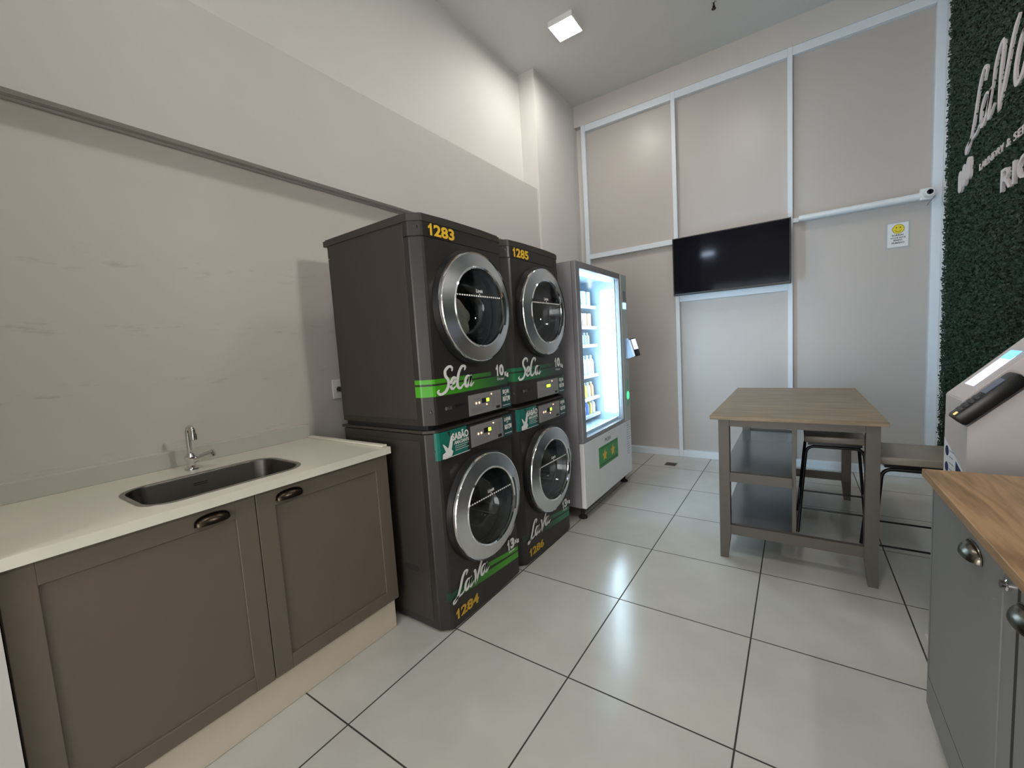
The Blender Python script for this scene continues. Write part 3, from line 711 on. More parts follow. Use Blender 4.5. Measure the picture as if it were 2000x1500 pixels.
def cup(root, x, yc, zc, m, nx=1, hw=.050, hh=.030, dp=.026):
    """half-shell cup pull"""
    bm = bmesh.new(); rows = []
    for i in range(9):
        u = i/8*PI/2      # 0 = top edge on the door, PI/2 = front lip
        row = []
        for j in range(21):
            v = -PI/2+PI*j/20
            rr = math.cos(v)
            row.append(bm.verts.new((x+nx*(dp*math.sin(u)*rr**.7+.0005), yc+hw*math.sin(v), zc-hh*.45+hh*math.cos(u)*max(rr, 0)**.6)))
        rows.append(row)
    for a, b in zip(rows, rows[1:]):
        for j in range(20): bm.faces.new((a[j], a[j+1], b[j+1], b[j]))
    bmesh.ops.remove_doubles(bm, verts=bm.verts[:], dist=1e-5)
    bmesh.ops.recalc_face_normals(bm, faces=bm.faces[:])
    g = bmesh.ops.solidify(bm, geom=bm.faces[:], thickness=.002)
    rim = [(x+nx*.0015, yc-hw-.002, zc-hh*.45)]+[(x+nx*(.0025), yc+(hw+.002)*math.sin(v), zc-hh*.45+(hh+.002)*max(math.cos(v), 0)**.6) for v in [(-PI/2+PI*j/24) for j in range(25)]]
    tube(bm, rim, .002, 6)
    return obj('handle', bm, m, root, smooth=True)
for ya, yb, yc in ((CY0+.002, .867, .730), (.870, CY1, .990)):
    d = shaker(t, ya, yb, .153, .874, .6405, CABT)
    h = cup(d, .6405, yc, .838, BRONZE); h['label'] = 'dark bronze cup pull'
# stone countertop with sink opening
SX0, SX1, SY0, SY1 = .235, .572, .588, 1.105
XT0, XT1, YT0, YT1 = -.053, .662, CY0-.002, 1.474
def slab_with_hole(x0, x1, y0, y1, z0, z1, hole):
    bm = bmesh.new(); N = len(hole); cx = sum(p[0] for p in hole)/N; cy = sum(p[1] for p in hole)/N
    out = []
    for p in hole:
        dx, dy = p[0]-cx, p[1]-cy
        tx = ((x1-cx) if dx > 0 else (x0-cx))/dx if abs(dx) > 1e-9 else 1e9
        ty = ((y1-cy) if dy > 0 else (y0-cy))/dy if abs(dy) > 1e-9 else 1e9
        q = min(tx, ty); out.append((cx+dx*q, cy+dy*q, tx < ty))
    res = []
    for z in (z0, z1):
        h = [bm.verts.new((p[0], p[1], z)) for p in hole]; o = [bm.verts.new((p[0], p[1], z)) for p in out]
        loop = []
        for i in range(N):
            j = (i+1) % N; bm.faces.new((h[i], h[j], o[j], o[i])); loop.append(o[i])
            if out[i][2] != out[j][2]:
                c = bm.verts.new((x1 if (out[i][0]+out[j][0])/2 > cx else x0, y1 if (out[i][1]+out[j][1])/2 > cy else y0, z))
                bm.faces.new((o[i], o[j], c)); loop.append(c)
        res.append((h, loop))
    (h0, l0), (h1, l1) = res
    for A, Bq in ((h0, h1), (l0, l1)):
        for i in range(len(A)): j = (i+1) % len(A); bm.faces.new((A[i], A[j], Bq[j], Bq[i]))
    return bm
t = thing('countertop', 'pale stone countertop with raised edges holding the sink', 'countertop', (.32, .86, .878))
obj('slab', slab_with_hole(XT0, XT1, YT0, YT1, .8785, .910, rrect(SX0, SX1, SY0, SY1, .085, 8)), STONE, t)
obj('backsplash', B(-.0545, -.006, YT0, 1.462, .9102, .982, bev=.002), SPLASH, t)
bm = bmesh.new(); box(bm, .0, .640, 1.442, 1.473, .9102, .921, bev=.004)
obj('raised_edge', bm, STONE, t)
# sink
t = thing('sink_basin', 'rectangular stainless steel basin set in the stone countertop', 'sink', (.40, .85, .75))
bm = bmesh.new(); loops = []
for g, z in ((.012, .9103), (.012, .9125), (.003, .9135), (-.004, .911), (-.006, .905), (-.012, .80), (-.022, .77), (-.05, .762)):
    q = rrect(SX0-g, SX1+g, SY0-g, SY1+g, max(.085+g, .03), 8); loops.append([bm.verts.new((p[0], p[1], z)) for p in q])
for a, b in zip(loops, loops[1:]):
    for i in range(len(a)): bm.faces.new((a[i], a[(i+1) % len(a)], b[(i+1) % len(a)], b[i]))
bm.faces.new(loops[-1])
for f in bm.faces: f.material_index = 0
rimf = [f for f in bm.faces if all(v.co.z > .9102 for v in f.verts)]
for f in rimf: f.material_index = 1
o = obj('basin', bm, [STEEL, STEELR], t, smooth=True)
obj('drain', lathe(bmesh.new(), [(.045, .0), (.043, .004), (.035, .0045), (.030, .001), (.008, .001)], (.36, .86, .7622), 'z', 28, False, True), RUB, t, smooth=True)
bm = bmesh.new(); fr = Fr((SX0+.0085, 0, 0), (0, 1, 0), (0, 0, 1))
for q in (.866, .873): plate(bm, fr, rect(.815, .865, q, q+.003), .001)
obj('overflow_slot', bm, RUB, t)
# faucet
t = thing('faucet', 'chrome upright faucet with side handle behind the basin', 'faucet', (.115, .855, .91))
fx, fy = .115, .858
obj('base', lathe(bmesh.new(), [(.027, .0005), (.026, .006), (.018, .010), (.016, .030), (.021, .042), (.022, .055), (.016, .064), (.012, .070)], (fx, fy, .910), 'z', 28, True, True), TAPC, t, smooth=True)
sp = catmull([(fx, fy, .975), (fx, fy, 1.03), (fx+.001, fy, 1.068), (fx+.006, fy+.001, 1.086), (fx+.020, fy+.004, 1.093), (fx+.033, fy+.007, 1.084), (fx+.036, fy+.008, 1.064)], 6)
obj('spout', tube(bmesh.new(), sp, .0095, 16), TAPC, t, smooth=True)
obj('aerator', lathe(bmesh.new(), [(.012, 0), (.013, -.004), (.013, -.026), (.010, -.028)], (fx+.036, fy+.008, 1.066), 'z', 20, True, True), TAPC, t, smooth=True)
obj('handle', tube(bmesh.new(), [(fx+.010, fy+.008, .948), (fx+.032, fy+.026, .957), (fx+.033, fy+.027, .9575), (fx+.072, fy+.060, .974), (fx+.074, fy+.062, .975)], [.011, .011, .0155, .0165, .012], 18), TAPC, t, smooth=True)

# ------------------------------------------------------------------ vending machine
VY0, VY1, VX0, VX1 = 2.985, 4.055, .12, .962
t = thing('vending_machine', 'white vending machine with lit glass front beside dryer 1285', 'vending machine', (.55, 3.52, 0))
bm = bmesh.new()
Z0, Z1 = .098, 1.938; IX0, IY0, IY1, IZ0, IZ1 = .42, 3.04, 3.862, .622, 1.893
box(bm, VX0, .925, VY0, IY0, Z0, Z1); box(bm, VX0, .925, IY1, VY1, Z0, Z1)
box(bm, VX0, .925, IY0, IY1, Z0, IZ0); box(bm, VX0, .925, IY0, IY1, IZ1, Z1); box(bm, VX0, IX0, IY0, IY1, IZ0, IZ1)
obj('cabinet', bm, VENDG, t)
bm = bmesh.new()   # interior lining
box(bm, IX0, .924, IY0, IY0+.004, IZ0, IZ1); box(bm, IX0, .924, IY1-.004, IY1, IZ0, IZ1); box(bm, IX0, IX0+.004, IY0+.004, IY1-.004, IZ0, IZ1)
box(bm, IX0+.004, .924, IY0+.004, IY1-.004, IZ1-.004, IZ1); box(bm, IX0+.004, .924, IY0+.004, IY1-.004, IZ0, IZ0+.004)
obj('interior_lining', bm, VINT, t)
fr_ = bmesh.new()   # glass door frame
box(fr_, .926, VX1, VY0, 3.052, .600, Z1, bev=.004); box(fr_, .926, VX1, 3.868, 3.900, .600, Z1, bev=.003)
box(fr_, .926, VX1, 3.052, 3.868, 1.888, Z1, bev=.003); box(fr_, .926, VX1, 3.052, 3.868, .600, .632, bev=.003)
dr = obj('glass_door', fr_, VDOOR, t); dr['label'] = 'grey framed glass door'
obj('pane', B(.938, .944, 3.0525, 3.8675, .6325, 1.8875), VGLASS, dr)
obj('control_column', B(.926, VX1+.004, 3.9005, VY1, .600, Z1, bev=.006), mat('vending_column_grey', (.44, .49, .47), .4, .1), t)
lp = obj('lower_panel', B(.926, VX1, VY0, VY1, Z0, .596, bev=.005), VEND, t); lp['label'] = 'white lower door panel'
lg = obj('led_panel', B(.80, .915, 3.848, 3.8575, .70, 1.80), VLED, t); lg['label'] = 'bright white led light panel inside'
obj('side_led_strip', B(.72, .905, 3.0445, 3.052, .70, 1.82), VLED3, t)
obj('led_tube', B(.86, .918, 3.05, 3.845, 1.872, 1.886), VLED2, t)
bm = bmesh.new()
obj('delivery_flap', B(.90, .925, 3.06, 3.84, .632, .660, bev=.003), VINT, t)
# feet
for (a, b) in ((.90, 3.05), (.90, 3.99), (.18, 3.05), (.18, 3.99)):
    obj('foot', lathe(bmesh.new(), [(.034, 0), (.034, .012), (.022, .020), (.014, .024), (.014, .0975)], (a, b, 0), 'z', 20, True, True), RUB, t, smooth=True)
shz = [1.668, 1.487, 1.327, 1.058, .856, .700]
for z in shz:
    s = obj('shelf', B(IX0+.006, .745, IY0+.006, 3.835, z-.018, z, bev=.001), VINT, t)
    obj('price_rail', B(.7455, .754, IY0+.006, 3.835, z-.026, z+.002, bev=.001), KWHITE, s)
# sticker with two plants, words and side writing
g = obj('green_sticker', plate(bmesh.new(), FX(VX1+.0004), rect(3.262, 3.690, .330, .500), .001), VGREEN, t); g['label'] = 'green rectangular sticker with two yellow leaves'
obj('sticker_bar', plate(bmesh.new(), FX(VX1+.0016), rect(3.285, 3.670, .345, .358), .0004), VGREEND, g)
obj('sticker_bar', plate(bmesh.new(), FX(VX1+.0016), rect(3.285, 3.670, .483, .489), .0004), VGREEND, g)
for cy in (3.385, 3.565):
    pts = []
    for i in range(10):
        a = PI/2+2*PI*i/10; r = .052 if i % 2 == 0 else .026; pts.append((cy+r*1.0*math.cos(a), .418+r*math.sin(a)))
    obj('leaf_emblem', plate(bmesh.new(), FX(VX1+.0016), pts, .0005), YEL, g)
text('push_text', 'PUSH', FX(VX1+.0004), 3.40, 3.53, .520, .552, mat('pale_grey_print', (.22, .22, .24), .5), t, .02)
bm = bmesh.new()
for i in range(14): plate(bm, FX(VX1+.0044), rect(3.930+.01*(i % 3), 4.00+.008*((i*5) % 4), .585-.0, .589), .0004) if False else plate(bm, FX(VX1+.0004), rect(3.925+.008*(i % 3), 3.995+.010*((i*5) % 4), .575-.022*i, .580-.022*i), .0004)
obj('side_print', bm, mat('pale_blue_print', (.36, .42, .52), .5), t)
kp = obj('keypad_housing', plate(bmesh.new(), FX(VX1+.0045), rect(3.935, 4.020, 1.695, 1.790), .004), VDOOR, t)
obj('lit_display', plate(bmesh.new(), FX(VX1+.0045), rect(3.935, 4.020, 1.628, 1.685), .003), mat('lit_vending_display', (.3, .6, .7), .3, emit=(.45, .85, .95), estr=.9), t)
obj('coin_plate', plate(bmesh.new(), FX(VX1+.0045), rrect(3.945, 4.015, .74, .985, .03), .003), mat('green_plate', (.20, .42, .30), .4), t)
obj('lit_button', plate(bmesh.new(), FX(VX1+.0078), disc(3.98, .835, .03, .038), .003), VGREENL, t)
obj('coin_slot', plate(bmesh.new(), FX(VX1+.0045), rect(3.965, 3.998, 1.005, 1.03), .003), KWHITE, t)
# tilted card reader on the column
cr_ = thing('card_reader', 'small tilted card reader fixed to the vending machine column', 'card reader', (1.0, 4.0, 1.27))
b1 = obj('bracket', prism(bmesh.new(), [(.9665, 1.17), (1.045, 1.19), (1.0, 1.36), (.9665, 1.36)], 'y', 3.965, 4.010), mat('reader_bracket', (.25, .33, .45), .4), cr_)
bm = B(-.012, .012, -.038, .038, -.085, .085, bev=.006)
bm.transform(Matrix.Translation((1.046, 3.985, 1.275)) @ Matrix.Rotation(math.radians(-16), 4, 'Y') @ Matrix.Rotation(math.radians(-20), 4, 'Z'))
rb_ = obj('reader_body', bm, BLACK, cr_, smooth=True)
bm = B(.0125, .0135, -.030, .030, -.02, .075)
bm.transform(Matrix.Translation((1.046, 3.985, 1.275)) @ Matrix.Rotation(math.radians(-16), 4, 'Y') @ Matrix.Rotation(math.radians(-20), 4, 'Z')); obj('reader_screen', bm, KSCR, rb_)
bm = B(-.010, .010, -.0395, -.0385, -.078, .078)
bm.transform(Matrix.Translation((1.046, 3.985, 1.275)) @ Matrix.Rotation(math.radians(-16), 4, 'Y') @ Matrix.Rotation(math.radians(-20), 4, 'Z')); obj('reader_side', bm, KWHITE, rb_)
# products
PC = [mat('pack_white', (.75, .78, .8), .4), mat('pack_orange', (.8, .42, .18), .4), mat('pack_blue', (.12, .2, .55), .4), mat('pack_yellow', (.85, .6, .12), .4), mat('pack_pale', (.6, .68, .74), .4)]
def bottle(x, y, z, r, h, mi, cap, label, group):
    o = thing('product_bottle', label, 'bottle', (x, y, z), group)
    obj('bottle_body', lathe(bmesh.new(), [(r*.95, .0005), (r, .006), (r, h*.62), (r*.8, h*.76), (r*.38, h*.84), (r*.38, h*.88)], (x, y, z), 'z', 18, True, True), PC[mi], o, smooth=True)
    obj('cap', lathe(bmesh.new(), [(r*.45, h*.8805), (r*.45, h), (r*.3, h*1.01)], (x, y, z), 'z', 14, True, True), PC[cap], o, smooth=True)
def carton(x, y, z, w, h, mi, st, label, group):
    o = thing('product_box', label, 'box', (x, y, z), group)
    obj('carton', B(x-.03, x+.03, y-w/2, y+w/2, z+.0005, z+h, bev=.002), PC[mi], o)
    obj('carton_print', plate(bmesh.new(), FX(x+.0302), rect(y-w*.36, y+w*.36, z+h*.25, z+h*.7), .0004), PC[st], o)
words = ['topmost', 'second highest', 'third highest', 'fourth highest', 'fifth highest', 'lowest']
for si, z in enumerate(shz):
    y = 3.10+.02*(si % 2); k = 0
    while y < 3.76:
        g = 'products on the %s vending shelf' % words[si]
        if si == 0:
            if k % 3 != 1: carton(.70, y+.03, z, .06, .125, 0, 4, 'pale carton on the topmost vending shelf', g)
            y += .10
        elif si == 1: carton(.70, y+.035, z, .07, .115, 1 if k % 2 == 0 else 0, 0 if k % 2 == 0 else 1, ('orange' if k % 2 == 0 else 'white')+' carton on the second highest vending shelf', g); y += .095
        elif si == 2: bottle(.70, y+.02, z, .022, .105, 4, 0, 'slim pale bottle on the third highest vending shelf', g); y += .06
        elif si == 3: bottle(.70, y+.03, z, .030, .17, 0, 4, 'white bottle on the fourth highest vending shelf', g); y += .078
        elif si == 4: bottle(.70, y+.025, z, .026, .13, 1 if k % 3 == 0 else (3 if k % 3 == 1 else 0), 0, ('orange', 'yellow', 'white')[k % 3]+' bottle on the fifth highest vending shelf', g); y += .070
        else: bottle(.70, y+.025, z, .026, .125, 0 if k % 3 == 0 else (2 if k % 3 == 1 else 3), 2 if k % 3 == 0 else 0, ('blue capped white', 'blue', 'amber')[k % 3]+' bottle on the lowest vending shelf', g); y += .070
        k += 1

# ------------------------------------------------------------------ television
t = thing('television', 'black flat television mounted on the glazed partition', 'television', (1.7, 4.96, 2.08))
bm = B(1.178, 2.228, 4.945, 4.975, 1.780, 2.378, bev=.004)
tv = obj('bezel', bm, BLACK, t)
obj('screen', B(1.190, 2.216, 4.9435, 4.9448, 1.800, 2.368), SCRB, t)
obj('back_cover', B(1.33, 2.07, 4.9755, 5.01, 1.85, 2.25, bev=.008), BLACK, t)
obj('wall_bracket', B(1.55, 1.85, 5.0105, 5.0495, 1.95, 2.15), BLACK, t)
text('brand_mark', 'SAMSUNG', FY(4.9442), 1.655, 1.705, 1.7855, 1.793, GREYP, t)

# ------------------------------------------------------------------ smiley notice, trunking, camera
t = thing('paper_notice', 'white notice with yellow smiling face on the right partition pane', 'sign', (2.975, 5.08, 2.1))
fy_ = FY(5.0988)
obj('plastic_sleeve', plate(bmesh.new(), fy_, rect(2.905, 3.062, 1.985, 2.205), .0006), mat('clear_sleeve', (.42, .44, .44), .2), t)
obj('sheet', plate(bmesh.new(), FY(5.0981), rect(2.916, 3.050, 1.997, 2.196), .0006), PAPER, t)
sm = obj('smiley_face', plate(bmesh.new(), FY(5.0974), disc(2.986, 2.146, .040, .040), .0004), SMILED, t)
obj('face_disc', plate(bmesh.new(), FY(5.0969), disc(2.986, 2.146, .035, .035), .0004), SMILE, sm)
bm = bmesh.new(); f = FY(5.0964)
plate(bm, f, disc(2.974, 2.157, .005, .0045), .0003); plate(bm, f, disc(2.999, 2.157, .005, .0045), .0003)
script(bm, f, [[(0, 1), (.25, .3), (.5, 0), (.75, .3), (1, 1)]], 2.964, 3.008, 2.122, 2.137, .004)
obj('face_lines', bm, INK, sm)
for s, (a, b, z) in (('SORRIA!', (2.945, 3.020, 2.090)), ('VOCÊ ESTÁ', (2.935, 3.035, 2.069)), ('SENDO', (2.955, 3.012, 2.048)), ('FILMADO', (2.945, 3.025, 2.026))):
    text('notice_text', s, FY(5.0975), a, b, z-.002, z+.012, INK, t, .03)
tag(obj('cable_trunking', tube(bmesh.new(), [(2.285, 5.022, 2.366), (2.286, 5.022, 2.366), (3.135, 5.022, 2.366), (3.136, 5.022, 2.366)], [.018, .0265, .0265, .018], 14), mat('white_pvc', (.72, .78, .82), .35), None, (2.7, 5.022, 2.366), smooth=True),
    'white round cable trunking running across the right partition bay', 'trunking')
t = thing('security_camera', 'small white security camera at the right end of the trunking', 'camera', (3.16, 5.0, 2.37))
obj('mount', B(3.10, 3.1795, 5.0, 5.049, 2.33, 2.42, bev=.006), mat('camera_white', (.70, .74, .77), .35), t)
cb = obj('camera_body', lathe(bmesh.new(), [(.034, 0), (.038, -.01), (.036, -.035), (.028, -.045), (.018, -.046)], (3.150, 4.9995, 2.375), 'y', 28, True, True), MATS['camera_white'], t, smooth=True)
obj('lens', lathe(bmesh.new(), [(.020, -.0463), (.019, -.050), (.008, -.052)], (3.150, 4.9995, 2.375), 'y', 24, True, True), SCRB, cb, smooth=True)
obj('antenna', tube(bmesh.new(), [(3.185, 4.99, 2.345), (3.135, 4.96, 2.275)], .004, 8), VDOOR, t, smooth=True)

# ------------------------------------------------------------------ floor drain
t = thing('floor_drain', 'small square bronze floor drain near the back partition', 'drain', (1.16, 4.71, 0))
obj('grate_frame', B(1.105, 1.215, 4.655, 4.765, .0003, .003), NICKEL, t)
bm = bmesh.new()
for i in range(5): box(bm, 1.117+.020*i, 1.123+.020*i+.004, 4.667, 4.753, .0031, .0036)
obj('grate_slots', bm, CABD, t)

# ------------------------------------------------------------------ table with shelves
TX0, TX1, TY0, TY1, TZ = 1.842, 2.643, 2.855, 4.300, .872
t = thing('wooden_table', 'high grey table with wood top and two side shelves', 'table', (2.24, 3.58, 0))
obj('tabletop', B(TX0, TX1, TY0, TY1, TZ-.022, TZ, bev=.002), TBLW, t)['label'] = 'light brown wood top'
lx0, lx1, ly0, ly1 = 1.884, 2.615, 2.886, 4.270
def leg(xa, ya, sx, sy):
    bm = bmesh.new(); s = .057; xb, yb = xa+sx*s, ya+sy*s
    pts = []
    for z, k in ((.849, 1), (.15, 1), (.0, .72)):
        pts.append([(xa+(xb-xa)*(1-k)*0, ya), (xa+(xb-xa)*k, ya), (xa+(xb-xa)*k, ya+(yb-ya)*k), (xa, ya+(yb-ya)*k)])
    R3 = [[bm.verts.new((p[0], p[1], z)) for p in q] for q, z in zip(pts, (.8495, .15, .0))]
    bm.faces.new(R3[0]); bm.faces.new(R3[-1][::-1])
    for a, b in zip(R3, R3[1:]):
        for i in range(4): bm.faces.new((a[i], a[(i+1) % 4], b[(i+1) % 4], b[i]))
    return bm
for xa, ya, sx, sy in ((lx0, ly0, 1, 1), (lx1, ly0, -1, 1), (lx0, ly1, 1, -1), (lx1, ly1, -1, -1)):
    obj('leg', leg(xa, ya, sx, sy), TBLG, t)
s = .0575
for y in (ly0+.008, ly1-.028): obj('apron', B(lx0+s, lx1-s, y, y+.02, .806, .8495), TBLG, t)
for x in (lx0+.008, lx1-.028): obj('apron', B(x, x+.02, ly0+s, ly1-s, .806, .8495), TBLG, t)
for y in (ly0+.006, ly1-.036): obj('stretcher', B(lx0+s, lx1-s, y, y+.03, .150, .208), TBLG, t)
obj('stretcher', B(lx0+s, 2.247, ly0+.006, ly0+.036, .474, .530), TBLG, t)
obj('stretcher', B(lx0+s, 2.247, ly1-.036, ly1-.006, .474, .530), TBLG, t)
obj('shelf', B(lx0+.002, 2.247, ly0+.0575, ly1-.0575, .500, .518), SHELFG, t)
obj('shelf', B(lx0+.002, 2.247, ly0+.0575, ly1-.0575, .176, .194), SHELFG, t)
obj('divider', B(2.2475, 2.266, ly0+.0365, ly1-.0365, .209, .8495), TBLG, t)

# ------------------------------------------------------------------ stools
def stool(x, y, rz, label):
    r = thing('bar_stool', label, 'stool', (x, y, 0), 'low stools with black tube frames')
    r.rotation_euler = (0, 0, rz); off = Vector((x, y, 0))
    def T(bm): bm.transform(Matrix.Translation(off)); return bm
    w, d, hz = .158, .178, .655
    bm = B(-w, w, -d, d, hz-.042, hz, bev=.007, seg=3)
    obj('seat', T(bm), STOOLW, r, smooth=True)['label'] = 'grey wooden seat'
    obj('seat_base', T(B(-w+.02, w-.02, -d+.02, d-.02, hz-.062, hz-.0425)), TUBE, r)
    for sy in (-1, 1):
        P = rounded([(-w-.035, sy*(d+.02), .008), (-w+.012, sy*(d-.03), hz-.073), (w-.012, sy*(d-.03), hz-.073), (w+.035, sy*(d+.02), .008)], .05, 7)
        obj('leg_frame', T(tube(bmesh.new(), P, .0095, 12)), TUBE, r, smooth=True)
    zf = .17; k = zf/(hz-.073); xo = -w-.035+.047*k; yo = (d+.02)-.05*k
    obj('footrest', T(tube(bmesh.new(), [(xo, -yo, zf), (-xo, -yo, zf)], .0055, 10)), TUBE, r, smooth=True)
    obj('footrest', T(tube(bmesh.new(), [(xo, yo, zf), (-xo, yo, zf)], .0055, 10)), TUBE, r, smooth=True)
    for sx in (-1, 1): obj('side_rod', T(tube(bmesh.new(), [(sx*xo, -yo, zf+.02), (sx*xo, yo, zf+.02)], .0055, 10)), TUBE, r, smooth=True)
    return r
stool(2.792, 3.225, 0, 'grey wooden stool on black tube legs standing right of the table')
stool(2.468, 3.640, 0, 'grey wooden stool on black tube legs pushed under the table')

# ------------------------------------------------------------------ right counter
RX = 2.622; RYF, RYN = 1.975, -.9
t = thing('wall_cabinet_run', 'grey shaker base cabinet under the wooden worktop at the right', 'cabinet', (2.93, .55, 0))
obj('plinth', B(2.665, XR-.002, RYN, RYF-.02, 0, .0995), CABG, t)
bm = bmesh.new(); box(bm, RX+.001, XR-.002, RYF-.022, RYF, .1, .862); box(bm, RX+.02, XR-.002, RYN, RYF-.022, .1, .118); box(bm, RX+.02, RX+.04, RYN, RYF-.022, .118, .862)
obj('carcass', bm, CABG, t)
obj('gap_shade_sheet', B(RX+.0187, RX+.0196, RYN, RYF-.0225, .2052, .8378), CABD, t)  # dark sheet behind the doors: shade of the gaps as colour
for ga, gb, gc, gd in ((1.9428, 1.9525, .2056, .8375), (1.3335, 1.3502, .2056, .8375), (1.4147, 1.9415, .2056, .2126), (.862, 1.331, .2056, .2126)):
    obj('gap_shade_strip', B(RX-.0005, RX+.0186, ga, gb, gc, gd), CABD, t)  # dark strips that paint shade into the door gaps
obj('bottom_rail', B(RX, RX+.0195, RYN, RYF-.0225, .1, .205), CABG, t)
obj('top_rail', B(RX, RX+.0195, RYN, RYF-.0225, .838, .862), CABG, t)
doors = [(1.4145, 1.946), (.86, 1.333), (.32, .855), (-.22, .315), (-.76, -.225)]
obj('stile', B(RX, RX+.0186, 1.3505, 1.4125, .2055, .8375), CABG, t)
for i, (a, b) in enumerate(doors):
    d = obj('door', B(RX-.002, RX+.0185, a, b-(.004 if i == 0 else 0), .213, .834, bev=.0015, seg=1), CABG, t)
    h = cup(d, RX-.002, (1.577 if i == 0 else (1.285 if i == 1 else (a+b)/2)), .800, NICKEL, -1); h['label'] = 'aged metal cup pull'
k = obj('keyhole_lock', lathe(bmesh.new(), [(.012, 0), (.012, -.006), (.008, -.008), (.008, -.014)], (RX-.0001, 1.385, .815), 'x', 20, True, True), RIM, t, smooth=True)
tag(obj('wooden_worktop', B(2.598, XR-.002, RYN, RYF+.004, .8625, .886, bev=.002), CTRW, None, (2.92, .55, .8625)), 'light brown wooden worktop over the grey cabinet at the right', 'worktop')

# ------------------------------------------------------------------ payment kiosk
t = thing('payment_kiosk', 'white slanted payment kiosk standing behind the wooden worktop', 'kiosk', (2.95, 2.38, 0))
KX = 2.760
obj('base_plate', B(2.702, 3.12, 2.12, 2.43, 0, .080, bev=.004), KWHITE, t)
bm = bmesh.new(); prism(bm, [(KX, .0805), (3.11, .0805), (3.11, 1.345), (KX, .975)], 'y', 2.250, 2.515)
obj('body', bm, KWHITE, t)
bm = bmesh.new(); prism(bm, [(KX, .9755), (3.11, 1.3455), (3.11, 1.43), (KX, 1.061)], 'y', 2.312, 2.5145)
bmesh.ops.bevel(bm, geom=bm.edges[:], offset=.003, segments=2, affect='EDGES')
obj('screen_head', bm, KWHITE, t)
ang = math.atan2(.369, .35)
fs = Fr((KX, 0, 1.0612), (0, -1, 0), (math.cos(ang), 0, math.sin(ang)))
scr = obj('screen', plate(bmesh.new(), fs, rect(-2.470, -2.376, .060, .205), .0008), KSCR, t); scr['label'] = 'lit pale violet screen'
obj('screen_header', plate(bmesh.new(), Fr(fs.p(0, 0, .001), fs.r, fs.u), rect(-2.470, -2.376, .188, .2275), .0008), KSCRB, scr)
# pin pad lying on the slanted near side
rd = thing('pin_pad', 'black pin pad terminal fixed on the side of the kiosk', 'card reader', (2.80, 2.27, 1.05))
fd = Fr((KX-.010, 2.258, .980), (0, -1, 0), (math.cos(ang), 0, math.sin(ang)))
def dev(a0, a1, b0, b1, c0, c1, bev=.006):
    bm = box(bmesh.new(), a0, a1, b0, b1, c0, c1, bev=bev); bm.transform(Matrix((( fd.r.x, fd.u.x, fd.n.x, fd.o.x), (fd.r.y, fd.u.y, fd.n.y, fd.o.y), (fd.r.z, fd.u.z, fd.n.z, fd.o.z), (0, 0, 0, 1)))); return bm
hs = obj('housing', dev(-.045, .035, 0, .215, .0, .045, .010), BLACK, rd, smooth=True)
obj('display', dev(-.028, .022, .115, .180, .0452, .0475, .0005), mat('reader_lcd', (.10, .13, .20), .15), hs)
bm = bmesh.new()
for i in range(4):
    for j in range(3):
        q = box(bmesh.new(), -.026+.018*j, -.012+.018*j, .030+.019*i, .042+.019*i, .0452, .049, bev=.001)
        me_ = bpy.data.meshes.new('k'); q.to_mesh(me_); q.free(); bm.from_mesh(me_); bpy.data.meshes.remove(me_)
bm.transform(Matrix(((fd.r.x, fd.u.x, fd.n.x, fd.o.x), (fd.r.y, fd.u.y, fd.n.y, fd.o.y), (fd.r.z, fd.u.z, fd.n.z, fd.o.z), (0, 0, 0, 1))))
obj('keypad', bm, mat('keypad_grey', (.05, .05, .06), .5), hs)
obj('lit_key', dev(.008, .022, .010, .024, .0452, .048, .001), mat('amber_key', (.8, .5, .2), .4, emit=(1, .6, .2), estr=.5), hs)
fb = FXm(KX-.0004)
st = obj('information_sticker', plate(bmesh.new(), fb, [(-2.512, .60), (-2.256, .60), (-2.256, .80), (-2.512, .885)], .0006), PAPER, t)
bm = bmesh.new(); f3 = FXm(KX-.0011)
plate(bm, f3, disc(-2.47, .840, .022, .020), .0004); plate(bm, f3, disc(-2.47, .775, .022, .020), .0004)
plate(bm, f3, [(-2.36, .70), (-2.27, .70), (-2.27, .795), (-2.36, .825)], .0004)
obj('sticker_emblem', bm, NAVY, st)
bm = bmesh.new()
for i in range(5): plate(bm, f3, rect(-2.440, -2.385-.01*(i % 2), .845-.024*i, .849-.024*i), .0003)
obj('sticker_print', bm, mat('blue_grey_print', (.25, .28, .42), .5), st)

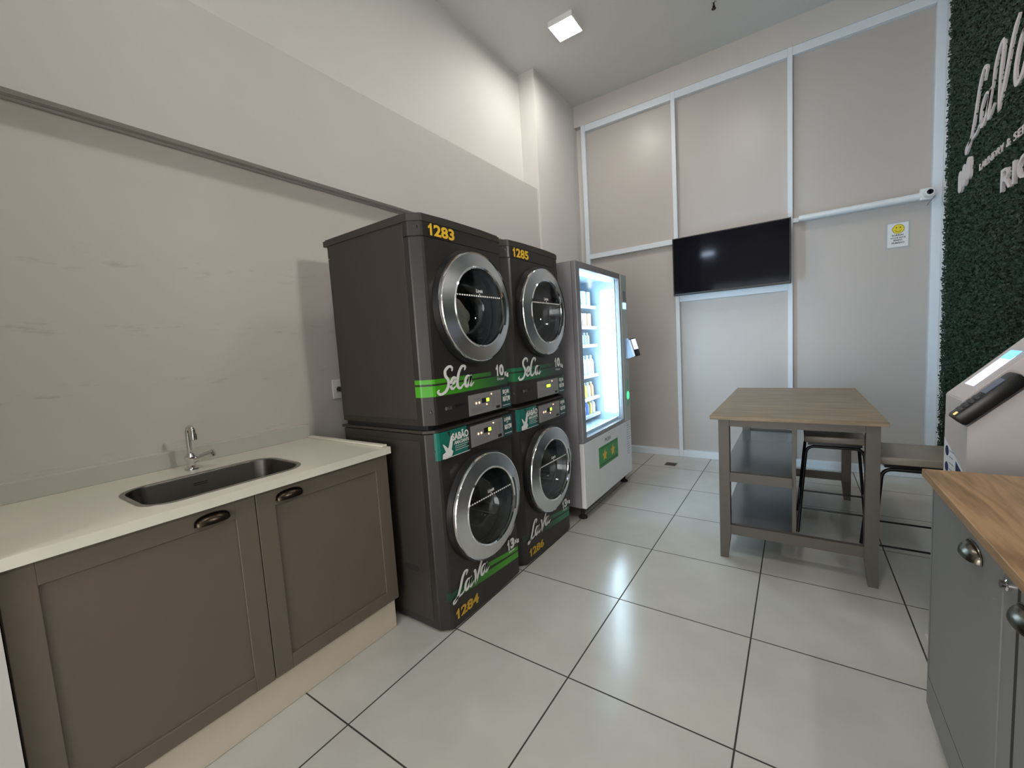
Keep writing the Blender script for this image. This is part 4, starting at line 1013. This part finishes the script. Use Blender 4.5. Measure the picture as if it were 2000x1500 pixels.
# ------------------------------------------------------------------ green planted wall and its letters
GY0, GY1, GZ0, GZ1 = .1, 4.585, .02, 4.12
t = obj('leaf_wall_panel', B(3.182, XR-.0005, GY0, GY1, .9, GZ1), BACKG, None, (3.22, 2.3, .9))
tag(t, 'dark green artificial leaf panel covering the right wall', 'plant wall')
bm = bmesh.new(); box(bm, 3.182, XR-.0005, 2.0, GY1, .02, .8995); me_ = bpy.data.meshes.new('x'); bm.to_mesh(me_); bm.free()
o = link('lower_backing', me_, BACKG, t)
verts, faces = [], []
def leaves(y0, y1, z0, z1, dens):
    n = int((y1-y0)*(z1-z0)*dens)
    for _ in range(n):
        c = Vector((3.182-.018*random.random(), random.uniform(y0, y1+.012), random.uniform(z0, z1)))
        a = random.uniform(0, 2*PI); tl = random.uniform(-.2, 1.1); L = random.uniform(.011, .02); w = L*.42
        d = Vector((-math.sin(tl), math.cos(tl)*math.cos(a), math.cos(tl)*math.sin(a))); s = d.cross(Vector((1, .3, .2))).normalized()
        i = len(verts); mid = c+d*L*.5-Vector((.003, 0, 0))
        verts.extend([c, mid+s*w, c+d*L, mid-s*w]); faces.append((i, i+1, i+2, i+3))
leaves(3.0, GY1, .35, GZ1, 14000); leaves(2.0, 3.0, .9, GZ1, 4500); leaves(GY0, 2.0, .9, 3.2, 2500)
me = bpy.data.meshes.new('leaves'); me.from_pydata(verts, [], faces)
lv = link('leaves', me, LEAFM, t); lv['kind'] = 'stuff'
fl = FXm(3.160)
o = obj('brand_lettering', script(bmesh.new(), fl, LAVO, -4.11, -3.25, 2.385, 2.79, .032, .10, .010), LETTER, None, (3.16, 3.7, 2.6))
tag(o, 'large white brush script letters standing on the green leaf wall', 'sign lettering')
o = bpy.data.objects.new('small_lettering', None); COL.objects.link(o); OFF[o] = Vector((3.16, 3.45, 2.205)); o.location = OFF[o]
for w_, a_0, a_1 in (('LAUNDRY', -3.87, -3.52), ('&', -3.485, -3.44), ('SERVICE', -3.40, -3.05)): text('word', w_, fl, a_0, a_1, 2.205, 2.245, LETTER, o, .0, .006)
tag(o, 'small white tagline letters below the large script on the leaf wall', 'sign lettering')
o = text('city_lettering', 'RIO', fl, -3.51, -3.14, 1.99, 2.105, LETTER, None, .0, .014)
tag(o, 'thin white capital letters RIO on the leaf wall', 'sign lettering')
bm = bmesh.new()
for i in range(3): plate(bm, fl, rrect(-4.215+.077*i, -4.147+.077*i, 2.165+.02*i, 2.30+.02*i, .033, 6), .016)
tag(obj('wave_emblem', bm, LETTER, None, (3.16, 4.2, 2.2)), 'white emblem of three rounded bars on the leaf wall', 'emblem')
